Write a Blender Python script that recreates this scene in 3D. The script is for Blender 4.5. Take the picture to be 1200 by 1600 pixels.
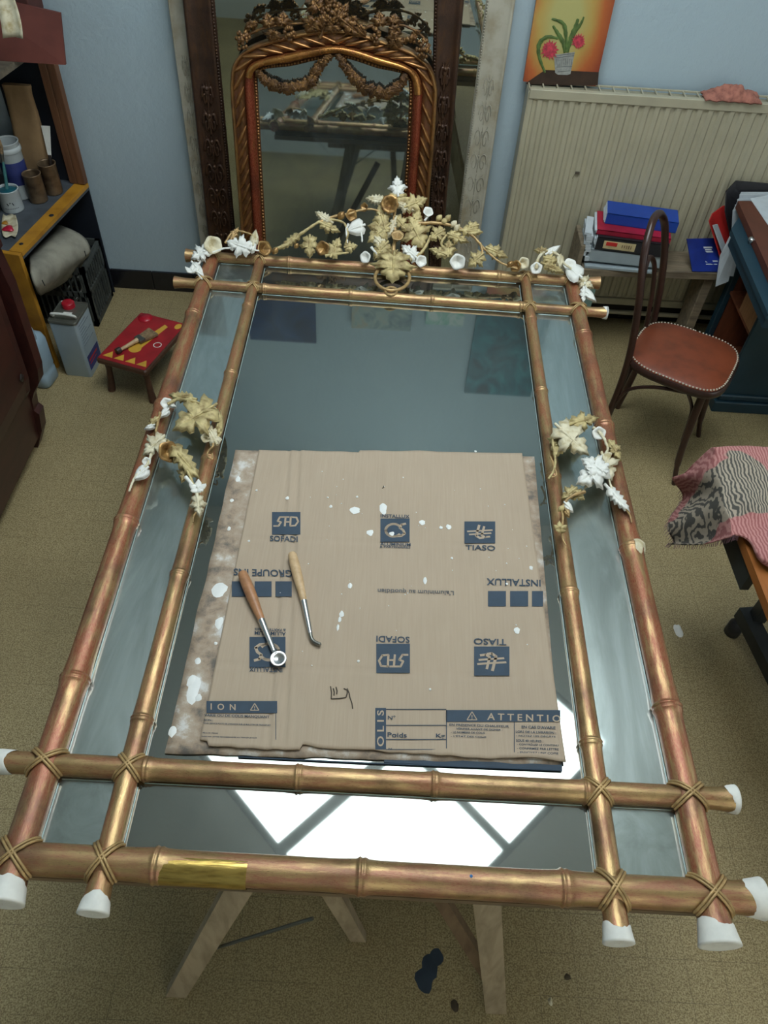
import bpy, math, random
from mathutils import Vector, Matrix, noise
R = math.radians
PI = math.pi
for o in list(bpy.data.objects): bpy.data.objects.remove(o)
SC = bpy.context.scene
COL = SC.collection
random.seed(7)

# ------------------------------------------------------------------ camera
PITCH, ROLL, YAW, CAMH, FOC = 0.8589, 0.0700, 0.01537, 2.2, 1200.0
_cp, _sp, _cy, _sy = math.cos(PITCH), math.sin(PITCH), math.cos(YAW), math.sin(YAW)
FWD = Vector((_sy*_cp, _cy*_cp, -_sp))
_r = Vector((_cy, -_sy, 0)); _u = _r.cross(FWD)
RGT = _r*math.cos(ROLL) + _u*math.sin(ROLL)
UPV = -_r*math.sin(ROLL) + _u*math.cos(ROLL)
cam = bpy.data.cameras.new('camera')
cam.sensor_fit = 'VERTICAL'; cam.sensor_height = 24; cam.sensor_width = 18
cam.lens = FOC/1600*24; cam.clip_start = 0.02
camo = bpy.data.objects.new('camera', cam); COL.objects.link(camo)
M = Matrix((RGT, UPV, -FWD)).transposed().to_4x4(); M.translation = (0, 0, CAMH)
camo.matrix_world = M
SC.camera = camo

# ------------------------------------------------------------------ world, exposure, light
SC.view_settings.view_transform = 'Standard'
SC.view_settings.look = 'None'
SC.view_settings.gamma = 1
SC.view_settings.use_curve_mapping = False
SC.view_settings.exposure = 1.2
wd = bpy.data.worlds.new('world'); SC.world = wd; wd.use_nodes = True
wd.node_tree.nodes['Background'].inputs[0].default_value = (0.62, 0.75, 0.9, 1)
wd.node_tree.nodes['Background'].inputs[1].default_value = 0.35
SKY_STRENGTH = 4.2

def area(name, loc, rot, sx, sy, power, color):
    l = bpy.data.lights.new(name, 'AREA'); l.shape = 'RECTANGLE'; l.size = sx; l.size_y = sy
    l.energy = power; l.color = color
    o = bpy.data.objects.new(name, l); COL.objects.link(o); o.location = loc; o.rotation_euler = rot
    return o
# fill lamps added to balance the light, just inside the two added windows
area('added_fill_right', (2.85, 0.9, 1.75), (0, R(-90), 0), 1.5, 1.3, 26, (0.92, 0.96, 1.0))
area('added_fill_front', (0.9, -1.72, 1.75), (R(-90), 0, 0), 1.5, 1.3, 44, (1.0, 0.95, 0.86))

def ray(px, py):
    return FWD*FOC + RGT*(px-600) + UPV*(800-py)
def PZ(px, py, z):
    d = ray(px, py); return Vector((0, 0, CAMH)) + d*((z-CAMH)/d.z)
def PY(px, py, y):
    d = ray(px, py); return Vector((0, 0, CAMH)) + d*(y/d.y)
def PX(px, py, x):
    d = ray(px, py); return Vector((0, 0, CAMH)) + d*(x/d.x)

# ------------------------------------------------------------------ materials
def C4(c): return (c[0], c[1], c[2], 1)
def S(r, g, b):
    f = lambda v: (v/255/12.92) if v/255 <= 0.04045 else ((v/255+0.055)/1.055)**2.4
    return (f(r), f(g), f(b))
class NT:
    def __init__(s, name):
        s.m = bpy.data.materials.new(name); s.m.use_nodes = True
        s.n = s.m.node_tree.nodes; s.l = s.m.node_tree.links
        s.b = s.n['Principled BSDF']
    def node(s, t, **k):
        q = s.n.new(t)
        for a, v in k.items():
            if a.startswith('i_'):
                key = a[2:].replace('_', ' ')
                q.inputs[int(key) if key.isdigit() else key].default_value = v
            else: setattr(q, a, v)
        return q
    def link(s, a, b): s.l.new(a, b)
    def coord(s, scale=(1, 1, 1), kind='Object'):
        tc = s.node('ShaderNodeTexCoord'); mp = s.node('ShaderNodeMapping')
        mp.inputs['Scale'].default_value = scale
        s.link(tc.outputs[kind], mp.inputs[0]); return mp.outputs[0]
    def noise(s, vec, scale, detail=4, rough=.55, dist=0):
        q = s.node('ShaderNodeTexNoise'); q.inputs['Scale'].default_value = scale
        q.inputs['Detail'].default_value = detail; q.inputs['Roughness'].default_value = rough
        q.inputs['Distortion'].default_value = dist
        s.link(vec, q.inputs['Vector']); return q.outputs[0]
    def ramp(s, fac, stops, const=False):
        q = s.node('ShaderNodeValToRGB'); cr = q.color_ramp
        if const: cr.interpolation = 'CONSTANT'
        while len(cr.elements) < len(stops): cr.elements.new(.5)
        for e, (p, c) in zip(cr.elements, stops):
            e.position = p; e.color = C4(c) if hasattr(c, '__len__') else (c, c, c, 1)
        s.link(fac, q.inputs[0]); return q.outputs[0]
    def mix(s, fac, a, b):
        q = s.node('ShaderNodeMix', data_type='RGBA')
        for i, v in ((0, fac), (6, a), (7, b)):
            if hasattr(v, 'is_linked'): s.link(v, q.inputs[i])
            elif i == 0: q.inputs[0].default_value = v
            else: q.inputs[i].default_value = C4(v)
        return q.outputs[2]
    def math(s, op, a, b=0.0):
        q = s.node('ShaderNodeMath', operation=op)
        for i, v in ((0, a), (1, b)):
            if hasattr(v, 'is_linked'): s.link(v, q.inputs[i])
            else: q.inputs[i].default_value = v
        return q.outputs[0]
    def bump(s, h, strength=.3, dist=.005):
        q = s.node('ShaderNodeBump'); q.inputs['Strength'].default_value = strength
        q.inputs['Distance'].default_value = dist
        s.link(h, q.inputs['Height']); s.link(q.outputs[0], s.b.inputs['Normal'])
    def set(s, **k):
        for a, v in k.items():
            key = a.replace('_', ' ')
            if hasattr(v, 'is_linked'): s.link(v, s.b.inputs[key])
            else: s.b.inputs[key].default_value = C4(v) if hasattr(v, '__len__') else v
        return s

def plain(name, c, rough=.6, metal=0, var=.18, sc=14, bump=0, c2=None, aniso=(1, 1, 1), spec=.5):
    t = NT(name); v = t.coord(aniso)
    n = t.noise(v, sc, 5)
    d = c2 if c2 else tuple(max(0, x*(1-var*2)) for x in c)
    hi = tuple(min(1, x*(1+var)) for x in c)
    t.set(Base_Color=t.ramp(n, [(.3, d), (.55, c), (.75, hi)]), Roughness=rough, Metallic=metal)
    t.b.inputs['Specular IOR Level'].default_value = spec
    if bump: t.bump(n, bump)
    return t.m

def gilt(name, gold, red, dark, redness, aniso, rough=.34, sc=5):
    """worn gold leaf over red bole"""
    t = NT(name); v = t.coord(aniso)
    n1 = t.noise(v, sc, 6, .65); n2 = t.noise(t.coord((1, 1, 1)), 9, 5, .6); n3 = t.noise(t.coord(tuple(a*3 for a in aniso)), 24, 3)
    mask = t.ramp(n1, [(max(0, redness-.09), 0.0), (min(1, redness+.09), 1.0)])   # 1 = gold
    wear = t.ramp(n3, [(.42, 0.0), (.62, 1.0)])
    col = t.mix(mask, red, gold)
    col = t.mix(t.math('MULTIPLY', wear, .35), col, gold)
    col = t.mix(t.math('MULTIPLY', t.ramp(n2, [(.30, 1.0), (.5, 0.0)]), .8), col, dark)
    t.set(Base_Color=col, Metallic=t.math('ADD', t.math('MULTIPLY', mask, .45), .32), Roughness=t.math('ADD', t.math('MULTIPLY', n3, .30), rough-.17))
    t.bump(n3, .25, .002)
    return t.m

def wood(name, c1, c2, aniso=(1, 12, 12), rough=.5, sc=3, bump=.15):
    t = NT(name); v = t.coord(aniso)
    n = t.noise(v, sc, 6, .6, .4)
    t.set(Base_Color=t.ramp(n, [(.3, c1), (.6, c2)]), Roughness=rough); t.bump(n, bump, .003)
    return t.m

def mirror_mat(name, tint, dust, amount, rough=.03, sc=3, aniso=(1, 1, 1), haze=.0):
    t = NT(name); v = t.coord(aniso)
    n = t.noise(v, sc, 7, .6, 1.2); n2 = t.noise(t.coord((1, 1, 1)), 60, 2)
    m = t.ramp(n, [(.45, amount*.45), (.62, amount), (.78, min(1, amount*2.0))])
    out = t.n['Material Output']
    g = t.node('ShaderNodeBsdfGlossy'); g.inputs[0].default_value = C4(tint); g.inputs['Roughness'].default_value = rough
    d = t.node('ShaderNodeBsdfDiffuse'); d.inputs[0].default_value = C4(dust)
    mx = t.node('ShaderNodeMixShader'); t.link(m, mx.inputs[0]); t.link(g.outputs[0], mx.inputs[1]); t.link(d.outputs[0], mx.inputs[2])
    if haze:      # fine film on the glass that spreads bright reflections
        g2 = t.node('ShaderNodeBsdfGlossy'); g2.inputs[0].default_value = C4(tuple(min(1, x*1.7) for x in tint)); g2.inputs['Roughness'].default_value = .34
        m2 = t.node('ShaderNodeMixShader'); t.link(t.ramp(n, [(.3, haze*.6), (.7, haze*1.3)]), m2.inputs[0]); t.link(mx.outputs[0], m2.inputs[1]); t.link(g2.outputs[0], m2.inputs[2]); mx = m2
    t.link(mx.outputs[0], out.inputs[0])
    return t.m

MT = {}
MT['bar_y'] = gilt('bar_gilt_long', S(180, 152, 106), S(150, 94, 64), S(104, 78, 54), .50, (16, 2.2, 16))
MT['bar_yred'] = gilt('bar_gilt_red', S(180, 152, 106), S(146, 80, 56), S(108, 76, 58), .56, (16, 2.2, 16))
MT['bar_x'] = gilt('bar_gilt_cross', S(180, 152, 106), S(146, 96, 68), S(104, 80, 56), .49, (2.2, 16, 16))
MT['bar_xlow'] = gilt('bar_gilt_bottom', S(180, 152, 106), S(148, 96, 72), S(106, 82, 60), .52, (2.2, 16, 16))
MT['cane'] = plain('lashing_cane', S(176, 146, 98), .45, .35, .2, 60)
MT['leaf_gold'] = plain('fresh_gold_leaf', S(196, 168, 92), .24, .85, .10, 26, .15, S(150, 124, 62), (1, 6, 6))
MT['gesso'] = plain('white_gesso', S(222, 222, 214), .75, 0, .05, 40, .1)
MT['cream'] = plain('cream_bole', S(188, 172, 122), .6, .15, .18, 45, .3, S(128, 108, 66))
MT['creamw'] = plain('cream_white', S(208, 200, 172), .68, 0, .1, 38, .2, S(165, 148, 105))
MT['oldgold'] = plain('old_gold_flower', S(158, 124, 74), .36, .55, .25, 50, .3, S(96, 66, 36))
MT['glass'] = mirror_mat('old_mirror_glass', (.28, .30, .275), S(128, 138, 130), .07, .03, 2.2, (1.6, .7, 1), .07)
MT['glass_side'] = mirror_mat('side_mirror_glass', (.38, .43, .41), S(142, 156, 152), .22, .05, 3.0, (2.5, .6, 1), .30)
MT['glass_dusty'] = mirror_mat('dusty_mirror_glass', (.32, .37, .35), S(130, 142, 138), .30, .08, 9, (1, 1, 1), .25)
MT['backing'] = wood('mirror_backing', S(92, 78, 58), S(120, 100, 76))
MT['bevel'] = plain('glass_edge', S(170, 190, 186), .2, .3, .1, 30)

# ------------------------------------------------------------------ mesh helper
class MB:
    def __init__(s): s.v = []; s.f = []; s.mi = []; s.sm = []; s.m = 0; s.T = None; s.smooth = False
    def add(s, vs, fs, smooth=None):
        b = len(s.v)
        for p in vs:
            p = Vector(p); s.v.append(s.T @ p if s.T else p)
        for f in fs:
            s.f.append(tuple(i+b for i in f)); s.mi.append(s.m); s.sm.append(s.smooth if smooth is None else smooth)
        return s
    def box(s, a, b, bev=0):
        x0, y0, z0 = (min(a[i], b[i]) for i in range(3)); x1, y1, z1 = (max(a[i], b[i]) for i in range(3))
        if bev <= 0:
            v = [(x0,y0,z0),(x1,y0,z0),(x1,y1,z0),(x0,y1,z0),(x0,y0,z1),(x1,y0,z1),(x1,y1,z1),(x0,y1,z1)]
            return s.add(v, [(0,3,2,1),(4,5,6,7),(0,1,5,4),(1,2,6,5),(2,3,7,6),(3,0,4,7)], False)
        c = bev
        def ring(i, z): return [(x0+i+c,y0+i,z),(x1-i-c,y0+i,z),(x1-i,y0+i+c,z),(x1-i,y1-i-c,z),(x1-i-c,y1-i,z),(x0+i+c,y1-i,z),(x0+i,y1-i-c,z),(x0+i,y0+i+c,z)]
        v = ring(c*.7, z0)+ring(0, z0+c)+ring(0, z1-c)+ring(c*.7, z1)
        f = [tuple(range(7, -1, -1)), tuple(range(24, 32))]
        for k in range(3):
            for i in range(8): f.append((k*8+i, k*8+(i+1) % 8, (k+1)*8+(i+1) % 8, (k+1)*8+i))
        return s.add(v, f, False)
    def tube(s, path, rad, seg=10, cap=True, flat=None):
        path = [Vector(p) for p in path]; n = len(path)
        if not hasattr(rad, '__len__'): rad = [rad]*n
        tang = []
        for i in range(n):
            a = path[max(0, i-1)]; b = path[min(n-1, i+1)]; d = (b-a)
            tang.append(d.normalized() if d.length > 1e-9 else (tang[-1] if tang else Vector((0, 0, 1))))
        up = Vector((0, 0, 1)) if abs(tang[0].z) < .9 else Vector((0, 1, 0))
        nx = tang[0].cross(up).normalized(); vs = []
        for i in range(n):
            nx = (nx - tang[i]*nx.dot(tang[i])).normalized(); ny = tang[i].cross(nx)
            for k in range(seg):
                a = 2*PI*k/seg
                vs.append(path[i] + (nx*math.cos(a) + ny*math.sin(a)*(flat or 1))*rad[i])
        fs = []
        for i in range(n-1):
            for k in range(seg): fs.append((i*seg+k, i*seg+(k+1) % seg, (i+1)*seg+(k+1) % seg, (i+1)*seg+k))
        s.add(vs, fs, True)
        if cap:
            s.add(vs[:seg], [tuple(range(seg-1, -1, -1))], False); s.add(vs[-seg:], [tuple(range(seg))], False)
        return s
    def lathe(s, prof, c=(0, 0, 0), axis=(0, 0, 1), seg=20, petals=0, pamp=0, smooth=True):
        ax = Vector(axis).normalized(); up = Vector((0, 0, 1)) if abs(ax.z) < .9 else Vector((1, 0, 0))
        a1 = ax.cross(up).normalized(); a2 = ax.cross(a1); c = Vector(c); vs = []
        n = len(prof)
        for j, (r, h) in enumerate(prof):
            for k in range(seg):
                a = 2*PI*k/seg; rr = r
                if petals: rr = r*(1 + pamp*(j/(n-1))*math.cos(petals*a))
                vs.append(c + ax*h + (a1*math.cos(a)+a2*math.sin(a))*rr)
        fs = []
        for j in range(n-1):
            for k in range(seg): fs.append((j*seg+k, j*seg+(k+1) % seg, (j+1)*seg+(k+1) % seg, (j+1)*seg+k))
        return s.add(vs, fs, smooth)
    def ball(s, c, r, seg=10, sz=1):
        prof = [(max(.0001, r*math.sin(PI*i/(seg//2+1))), -r*sz*math.cos(PI*i/(seg//2+1))) for i in range(seg//2+2)]
        return s.lathe(prof, c, (0, 0, 1), seg)
    def prism(s, pts, th):
        """pts: world points of a planar outline, extruded by vector th"""
        pts = [Vector(p) for p in pts]; th = Vector(th); n = len(pts)
        f = [tuple(range(n)), tuple(range(2*n-1, n-1, -1))] + [(i, i+n, (i+1) % n+n, (i+1) % n) for i in range(n)]
        return s.add(pts+[p+th for p in pts], f, False)
    def grid(s, P, smooth=True, th=None):
        h = len(P); w = len(P[0]); vs = [Vector(p) for r in P for p in r]
        fs = [(i*w+j, i*w+j+1, (i+1)*w+j+1, (i+1)*w+j) for i in range(h-1) for j in range(w-1)]
        if th is None: return s.add(vs, fs, smooth)
        th = Vector(th); n = len(vs); vs2 = [p-th for p in vs]
        fs2 = [tuple(n+i for i in reversed(f)) for f in fs]
        rim = [i for i in range(w)]+[i*w+w-1 for i in range(1, h)]+[(h-1)*w+j for j in range(w-2, -1, -1)]+[i*w for i in range(h-2, 0, -1)]
        fs3 = [(rim[k], n+rim[k], n+rim[(k+1) % len(rim)], rim[(k+1) % len(rim)]) for k in range(len(rim))]
        return s.add(vs+vs2, fs+fs2+fs3, smooth)
    def build(s, name, mats, parent=None, world=False):
        me = bpy.data.meshes.new(name); vs = s.v
        loc = None
        if parent is not None and world:
            inv = WM[parent.name].inverted(); vs = [inv @ p for p in vs]
        if parent is None:
            xs = [p.x for p in vs]; ys = [p.y for p in vs]; zs = [p.z for p in vs]
            loc = Vector(((min(xs)+max(xs))/2, (min(ys)+max(ys))/2, min(zs))); vs = [p-loc for p in vs]
        me.from_pydata([tuple(p) for p in vs], [], s.f)
        if not isinstance(mats, (list, tuple)): mats = [mats]
        for m in mats: me.materials.append(MT[m] if isinstance(m, str) else m)
        for p, i, q in zip(me.polygons, s.mi, s.sm): p.material_index = i; p.use_smooth = q
        me.validate(); me.update()
        o = bpy.data.objects.new(name, me); COL.objects.link(o)
        if parent is not None: o.parent = parent; WM[o.name] = WM[parent.name]
        else: o.location = loc; WM[o.name] = Matrix.Translation(loc)
        return o
WM = {}
def tag(o, label=None, cat=None, group=None, kind=None):
    if label: o['label'] = label
    if cat: o['category'] = cat
    if group: o['group'] = group
    if kind: o['kind'] = kind
    return o
def thing(name, label, cat, loc=(0, 0, 0), rz=0, group=None):
    o = bpy.data.objects.new(name, None); COL.objects.link(o); o.location = loc; o.rotation_euler = (0, 0, rz)
    o.empty_display_size = .1
    WM[o.name] = Matrix.Translation(Vector(loc)) @ Matrix.Rotation(rz, 4, 'Z')
    return tag(o, label, cat, group)
def copy_thing(r, loc, rz, label):
    c = r.copy(); COL.objects.link(c); c.location = loc; c.rotation_euler = (0, 0, rz); c['label'] = label
    for ch in list(r.children):
        d = ch.copy(); COL.objects.link(d); d.parent = c
        for g in list(ch.children):
            e = g.copy(); COL.objects.link(e); e.parent = d
    return c
def struct(o): o['kind'] = 'structure'; return o
def arc(c, r, a0, a1, n): return [(c[0]+r*math.cos(a0+(a1-a0)*i/n), c[1]+r*math.sin(a0+(a1-a0)*i/n)) for i in range(n+1)]
def smooth_path(pts, n=6):
    pts = [Vector(p) for p in pts]
    if len(pts) < 3: return pts
    out = []
    for i in range(len(pts)-1):
        p0 = pts[max(0, i-1)]; p1 = pts[i]; p2 = pts[i+1]; p3 = pts[min(len(pts)-1, i+2)]
        for k in range(n):
            t = k/n
            out.append(.5*((2*p1)+(-p0+p2)*t+(2*p0-5*p1+4*p2-p3)*t*t+(-p0+3*p1-3*p2+p3)*t**3))
    out.append(pts[-1]); return out
_txt = {}
def text_mesh(body, spacing=1.0):
    key = (body, spacing)
    if key not in _txt:
        cu = bpy.data.curves.new('lettering', 'FONT'); cu.body = body; cu.size = 1; cu.space_character = spacing
        cu.align_x = 'CENTER'; cu.align_y = 'CENTER'; cu.resolution_u = 3; cu.offset = .018
        o = bpy.data.objects.new('lettering', cu); COL.objects.link(o)
        bpy.context.view_layer.update()
        me = o.evaluated_get(bpy.context.evaluated_depsgraph_get()).to_mesh()
        vs = [tuple(v.co) for v in me.vertices]; fs = [tuple(p.vertices) for p in me.polygons]
        bpy.data.objects.remove(o); bpy.data.curves.remove(cu)
        xs = [v[0] for v in vs]; ys = [v[1] for v in vs]
        cx, cy = (min(xs)+max(xs))/2, (min(ys)+max(ys))/2; w = max(xs)-min(xs); h = max(ys)-min(ys)
        _txt[key] = ([((v[0]-cx)/w, (v[1]-cy)/h) for v in vs], fs)
    return _txt[key]
def put_text(mb, body, c, ux, uy, spacing=1.0):
    """c centre, ux / uy vectors of the full width / height of the lettering"""
    vs, fs = text_mesh(body, spacing); c = Vector(c); ux = Vector(ux); uy = Vector(uy)
    mb.add([c+ux*a+uy*b for a, b in vs], fs, False)

# ================================================================== the room
XL, XR, YB, YF, ZC = -1.95, 2.9, 3.262, -1.8, 3.2
def floor_mat():
    t = NT('floor_tiles'); v = t.coord((1, 1, 1))
    n = t.noise(v, 260, 2, .5); n2 = t.noise(v, 1.6, 3); n3 = t.noise(v, 90, 3, .6)
    col = t.ramp(n, [(.36, S(126, 110, 74)), (.5, S(156, 140, 100)), (.66, S(182, 166, 126))])
    col = t.mix(t.math('MULTIPLY', t.ramp(n2, [(.35, 1.0), (.6, 0.0)]), .3), col, S(106, 92, 62))
    br = t.node('ShaderNodeTexBrick'); br.offset = 0; br.squash = 1
    br.inputs['Scale'].default_value = 1; br.inputs['Mortar Size'].default_value = .0012; br.inputs['Mortar Smooth'].default_value = .6
    br.inputs['Brick Width'].default_value = .095; br.inputs['Row Height'].default_value = .095
    t.link(v, br.inputs['Vector'])
    br.inputs['Color1'].default_value = (0, 0, 0, 1); br.inputs['Color2'].default_value = (0, 0, 0, 1); br.inputs['Mortar'].default_value = (1, 1, 1, 1)
    jm = t.math('MULTIPLY', br.outputs['Color'], t.ramp(t.noise(v, 6, 3), [(.40, 0.06), (.62, .6)]))
    col = t.mix(jm, col, S(84, 72, 48))
    t.set(Base_Color=col, Roughness=t.math('ADD', t.math('MULTIPLY', n3, .2), .42)); t.bump(n, .12, .001)
    return t.m
MT['floor'] = floor_mat()
def wall_mat(name, c):
    t = NT(name); v = t.coord((1, 1, 1)); n = t.noise(v, 42, 5, .6); n2 = t.noise(v, 1.3, 3)
    t.set(Base_Color=t.mix(t.math('MULTIPLY', n2, .35), c, tuple(x*.86 for x in c)), Roughness=.8); t.bump(n, .5, .006); return t.m
MT['wall'] = wall_mat('blue_wall_paint', S(168, 186, 194))
MT['wall2'] = wall_mat('side_wall_paint', S(188, 190, 184))
MT['ceiling'] = wall_mat('ceiling_paint', S(226, 228, 224))
MT['base'] = plain('black_tile', S(30, 30, 34), .25, 0, .2, 20)
struct(MB().box((XL, YF, -.08), (XR, YB, 0)).build('floor', 'floor'))
struct(MB().box((XL-.1, YB, -.08), (XR+.1, YB+.12, ZC+.1)).build('wall_back', 'wall'))
struct(MB().box((XL-.12, YF, -.08), (XL, YB, ZC+.1)).build('wall_left', 'wall'))
def wall_hole(name, mat, mk, a0, a1, z0, z1, h0, h1, hz0, hz1):
    m = MB()
    for (p, q, r, t) in ((a0, h0, z0, z1), (h1, a1, z0, z1), (h0, h1, z0, hz0), (h0, h1, hz1, z1)): mk(m, p, q, r, t)
    return struct(m.build(name, mat))
wall_hole('wall_right', 'wall2', lambda m, p, q, r, t: m.box((XR, p, r), (XR+.12, q, t)), YF, YB, -.08, ZC+.1, .15, 1.65, 1.1, 2.4)
wall_hole('wall_front', 'wall2', lambda m, p, q, r, t: m.box((p, YF-.12, r), (q, YF, t)), XL-.1, XR+.1, -.08, ZC+.1, .15, 1.65, 1.1, 2.4)
# baseboard of black tiles with joints
m = MB(); x = XL
while x < XR:
    m.box((x+.0012, YB-.012, 0), (min(XR, x+.2)-.0012, YB, .1), .0015); x += .2
struct(m.build('baseboard_back', 'base'))
# ceiling with the rooflight opening turned 45 degrees
def uv(a, b): return ((a-b)/2, (a+b)/2)        # a = x+y, b = y-x
A0, A1, A2, A3 = .80, 1.90, 1.965, 3.06
B0, B1, B2, B3 = .50, 1.46, 1.55, 2.50
H = [uv(A0, B0), uv(A1+1.16, B0), uv(A3, B3), uv(A0, B3)]
H = [uv(A0, B0), uv(A3, B0), uv(A3, B3), uv(A0, B3)]
O = [(XL, YF), (XR, YF), (XR, YB), (XL, YB)]
m = MB()
for k in range(4):
    o0, o1, h0, h1 = O[k], O[(k+1) % 4], H[k], H[(k+1) % 4]
    m.add([(o0[0], o0[1], ZC), (o1[0], o1[1], ZC), (h1[0], h1[1], ZC), (h0[0], h0[1], ZC),
           (o0[0], o0[1], ZC+.1), (o1[0], o1[1], ZC+.1), (h1[0], h1[1], ZC+.1), (h0[0], h0[1], ZC+.1)],
          [(0, 3, 2, 1), (4, 5, 6, 7), (2, 3, 7, 6)], False)
struct(m.build('ceiling', 'ceiling'))
MT['muntin'] = plain('rooflight_frame', S(120, 136, 136), .5)
t = NT('rooflight_daylight_pane'); t.set(Base_Color=(.8, .85, .9), Roughness=.5)
t.b.inputs['Emission Color'].default_value = (.86, .95, 1, 1); t.b.inputs['Emission Strength'].default_value = SKY_STRENGTH
MT['skypane'] = t.m
m = MB()
def diag_bar(m, a0, a1, b0, b1, z0, z1):
    q = [uv(a0, b0), uv(a1, b0), uv(a1, b1), uv(a0, b1)]
    m.prism([(x, y, z0) for x, y in q], (0, 0, z1-z0))
for r in ((A0-.05, A0, B0-.05, B3+.05), (A3, A3+.05, B0-.05, B3+.05), (A0, A3, B0-.05, B0), (A0, A3, B3, B3+.05), (A1, A2, B0, B3), (A0, A3, B1, B2)):
    diag_bar(m, *r, ZC-.012, ZC+.03)
wf = struct(m.build('window_1', 'muntin'))
for a0, a1 in ((A0, A1), (A2, A3)):
    for b0, b1 in ((B0, B1), (B2, B3)):
        m = MB(); diag_bar(m, a0, a1, b0, b1, ZC+.004, ZC+.012); p = m.build('window_pane', 'skypane', wf, True)
# two unseen windows added for light balance (frame, glass), right and near wall
t = NT('added_window_glass'); out = t.n['Material Output']; tr = t.node('ShaderNodeBsdfTransparent'); t.link(tr.outputs[0], out.inputs[0]); MT['clear'] = t.m
def win(name, mk):
    m = MB()
    for p, q, r, s in ((.15, .2, 1.1, 2.4), (1.6, 1.65, 1.1, 2.4), (.2, 1.6, 1.1, 1.15), (.2, 1.6, 2.35, 2.4), (.88, .92, 1.15, 2.35)): mk(m, p, q, r, s, .02, .07)
    o = struct(m.build(name, 'gesso')); m = MB(); mk(m, .2, 1.6, 1.15, 2.35, .04, .045); m.build('window_pane', 'clear', o, True)
win('added_window_2', lambda m, p, q, r, s, d0, d1: m.box((XR+d0, p, r), (XR+d1, q, s)))
win('added_window_3', lambda m, p, q, r, s, d0, d1: m.box((p, YF-d1, r), (q, YF-d0, s)))

# ================================================================== the large gilt bamboo mirror lying on the trestles
ZM = 0.80
def PM(px, py, dz=0.0): return PZ(px, py, ZM+dz)
MR = thing('bamboo_mirror', 'large gilt faux-bamboo mirror with leaf crest lying flat on wooden trestles', 'mirror', (0, 1.35, .742))

def bamboo(a, b, r0, r1, nodes, mat, flare0=None, flare1=None, joints=1.15):
    """a, b: pixel ends on the mirror plane; nodes: pixel positions of the bamboo rings"""
    A, B = PM(*a), PM(*b); L = (B-A).length; D = (B-A)/L
    nd = sorted((PM(*p)-A).dot(D) for p in nodes)
    N = int(L/.006); ts = [L*i/N for i in range(N+1)]
    for n in nd: ts += [n+k*.0018 for k in range(-6, 7)]
    ts = sorted(set(round(t, 5) for t in ts if 0 <= t <= L)); path = []; rad = []
    for t in ts:
        r = r0+(r1-r0)*t/L
        for n in nd:
            d = (t-n)/r; r *= 1+.13*math.exp(-(d/.13)**2)+.09*math.exp(-((d-.34)/.16)**2)+.06*math.exp(-(abs(d)/1.0)**2)
        r *= 1+.012*noise.noise(Vector((t*9, r0*100, 0)))
        for fl, e in ((flare0, t), (flare1, L-t)):
            if fl and e < .045: r *= 1+fl*(1-e/.045)**1.6
        path.append(A+D*t); rad.append(r)
    o = MB().tube(path, rad, 22).build('frame_bar', mat, MR, True)
    return o, A, B, D
def end_cap(bar, P, D, r, ln, flare=.25):
    fr = lambda e: r*(1+flare*max(0, 1-e/.045)**1.6)
    prof = [(fr(ln)+.0002, -ln), (fr(ln*.9)+.0010, -ln*.9), (fr(ln*.6)+.0012, -ln*.6), (fr(ln*.3)+.0012, -ln*.3), (fr(.003)+.0012, -.003), (fr(0)+.0010, .0006), (r*1.0, .0016), (r*.9, .0008), (.001, .0008)]
    # uneven painted edge
    m = MB(); m.lathe(prof, P, D, 26)
    for i in range(52): # uneven start of the gesso
        m.v[i] += D*(random.uniform(-.002, .002)+.006*math.sin((i % 26)*.4833+P.x*40)) if i < 26 else D*.004*math.sin((i % 26)*.4833+P.x*40)
    m.build('end_cap', 'gesso', bar, True)
LONG = [((334, 396), (4, 1412), .0215, .0275, [(292,492),(246,634),(185,815),(100,1060)], 'bar_yred'),
        ((408, 400), (145, 1428), .0155, .0205, [(395,480),(363,585),(329,718),(281,898),(221,1124)], 'bar_y'),
        ((820, 430), (967, 1474), .0155, .0205, [(828,499),(843,612),(859,745),(884,925),(919,1160)], 'bar_y'),
        ((892, 435), (1125, 1478), .0215, .0275, [(916,525),(957,668),(999,858),(1049,1106)], 'bar_yred')]
CROSS = [((291, 399), (936, 442), .0175, .0175, [(452,405),(777,431)], 'bar_x'),
         ((273, 441), (948, 489), .0155, .0155, [(412,451),(547,461),(674,470),(812,481)], 'bar_x'),
         ((-20, 1189), (1148, 1249), .0205, .0205, [(228,1200),(464,1213),(676,1223),(911,1233)], 'bar_x'),
         ((-60, 1336), (1189, 1404), .0270, .0270, [(243,1354),(561,1373),(877,1389)], 'bar_xlow')]
LB = []
for i, (a, b, r0, r1, nd, mt) in enumerate(LONG):
    o, A, B, D = bamboo(a, b, r0, r1, nd, mt, None, .25); LB.append((A, B, D, r0, r1))
    end_cap(o, B, D, r1, .034 if i in (0, 3) else .026)
    if i == 3:      # white filler round one ring
        P = PM(996, 862); m = MB()
        rows = []; up_ = Vector((0, 0, 1)); sd = D.cross(up_).normalized(); sd = sd if sd.x > 0 else -sd; P = A+D*((P-A).dot(D))
        for i in range(9):
            a_ = R(-8+12.5*i); rows.append([P+D*(-.016-.014*(1-i/8)+(.036+.010*math.sin(i*1.3))*j/5)+(sd*math.cos(a_)+up_*math.sin(a_))*(r1*.975+.0035*math.sin(PI*j/5)+.0028*math.exp(-((j-2.2)/1.0)**2)) for j in range(6)])
        m.grid(rows, True)
        m.build('filler_patch', 'creamw', o, True)
CB = []
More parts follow.
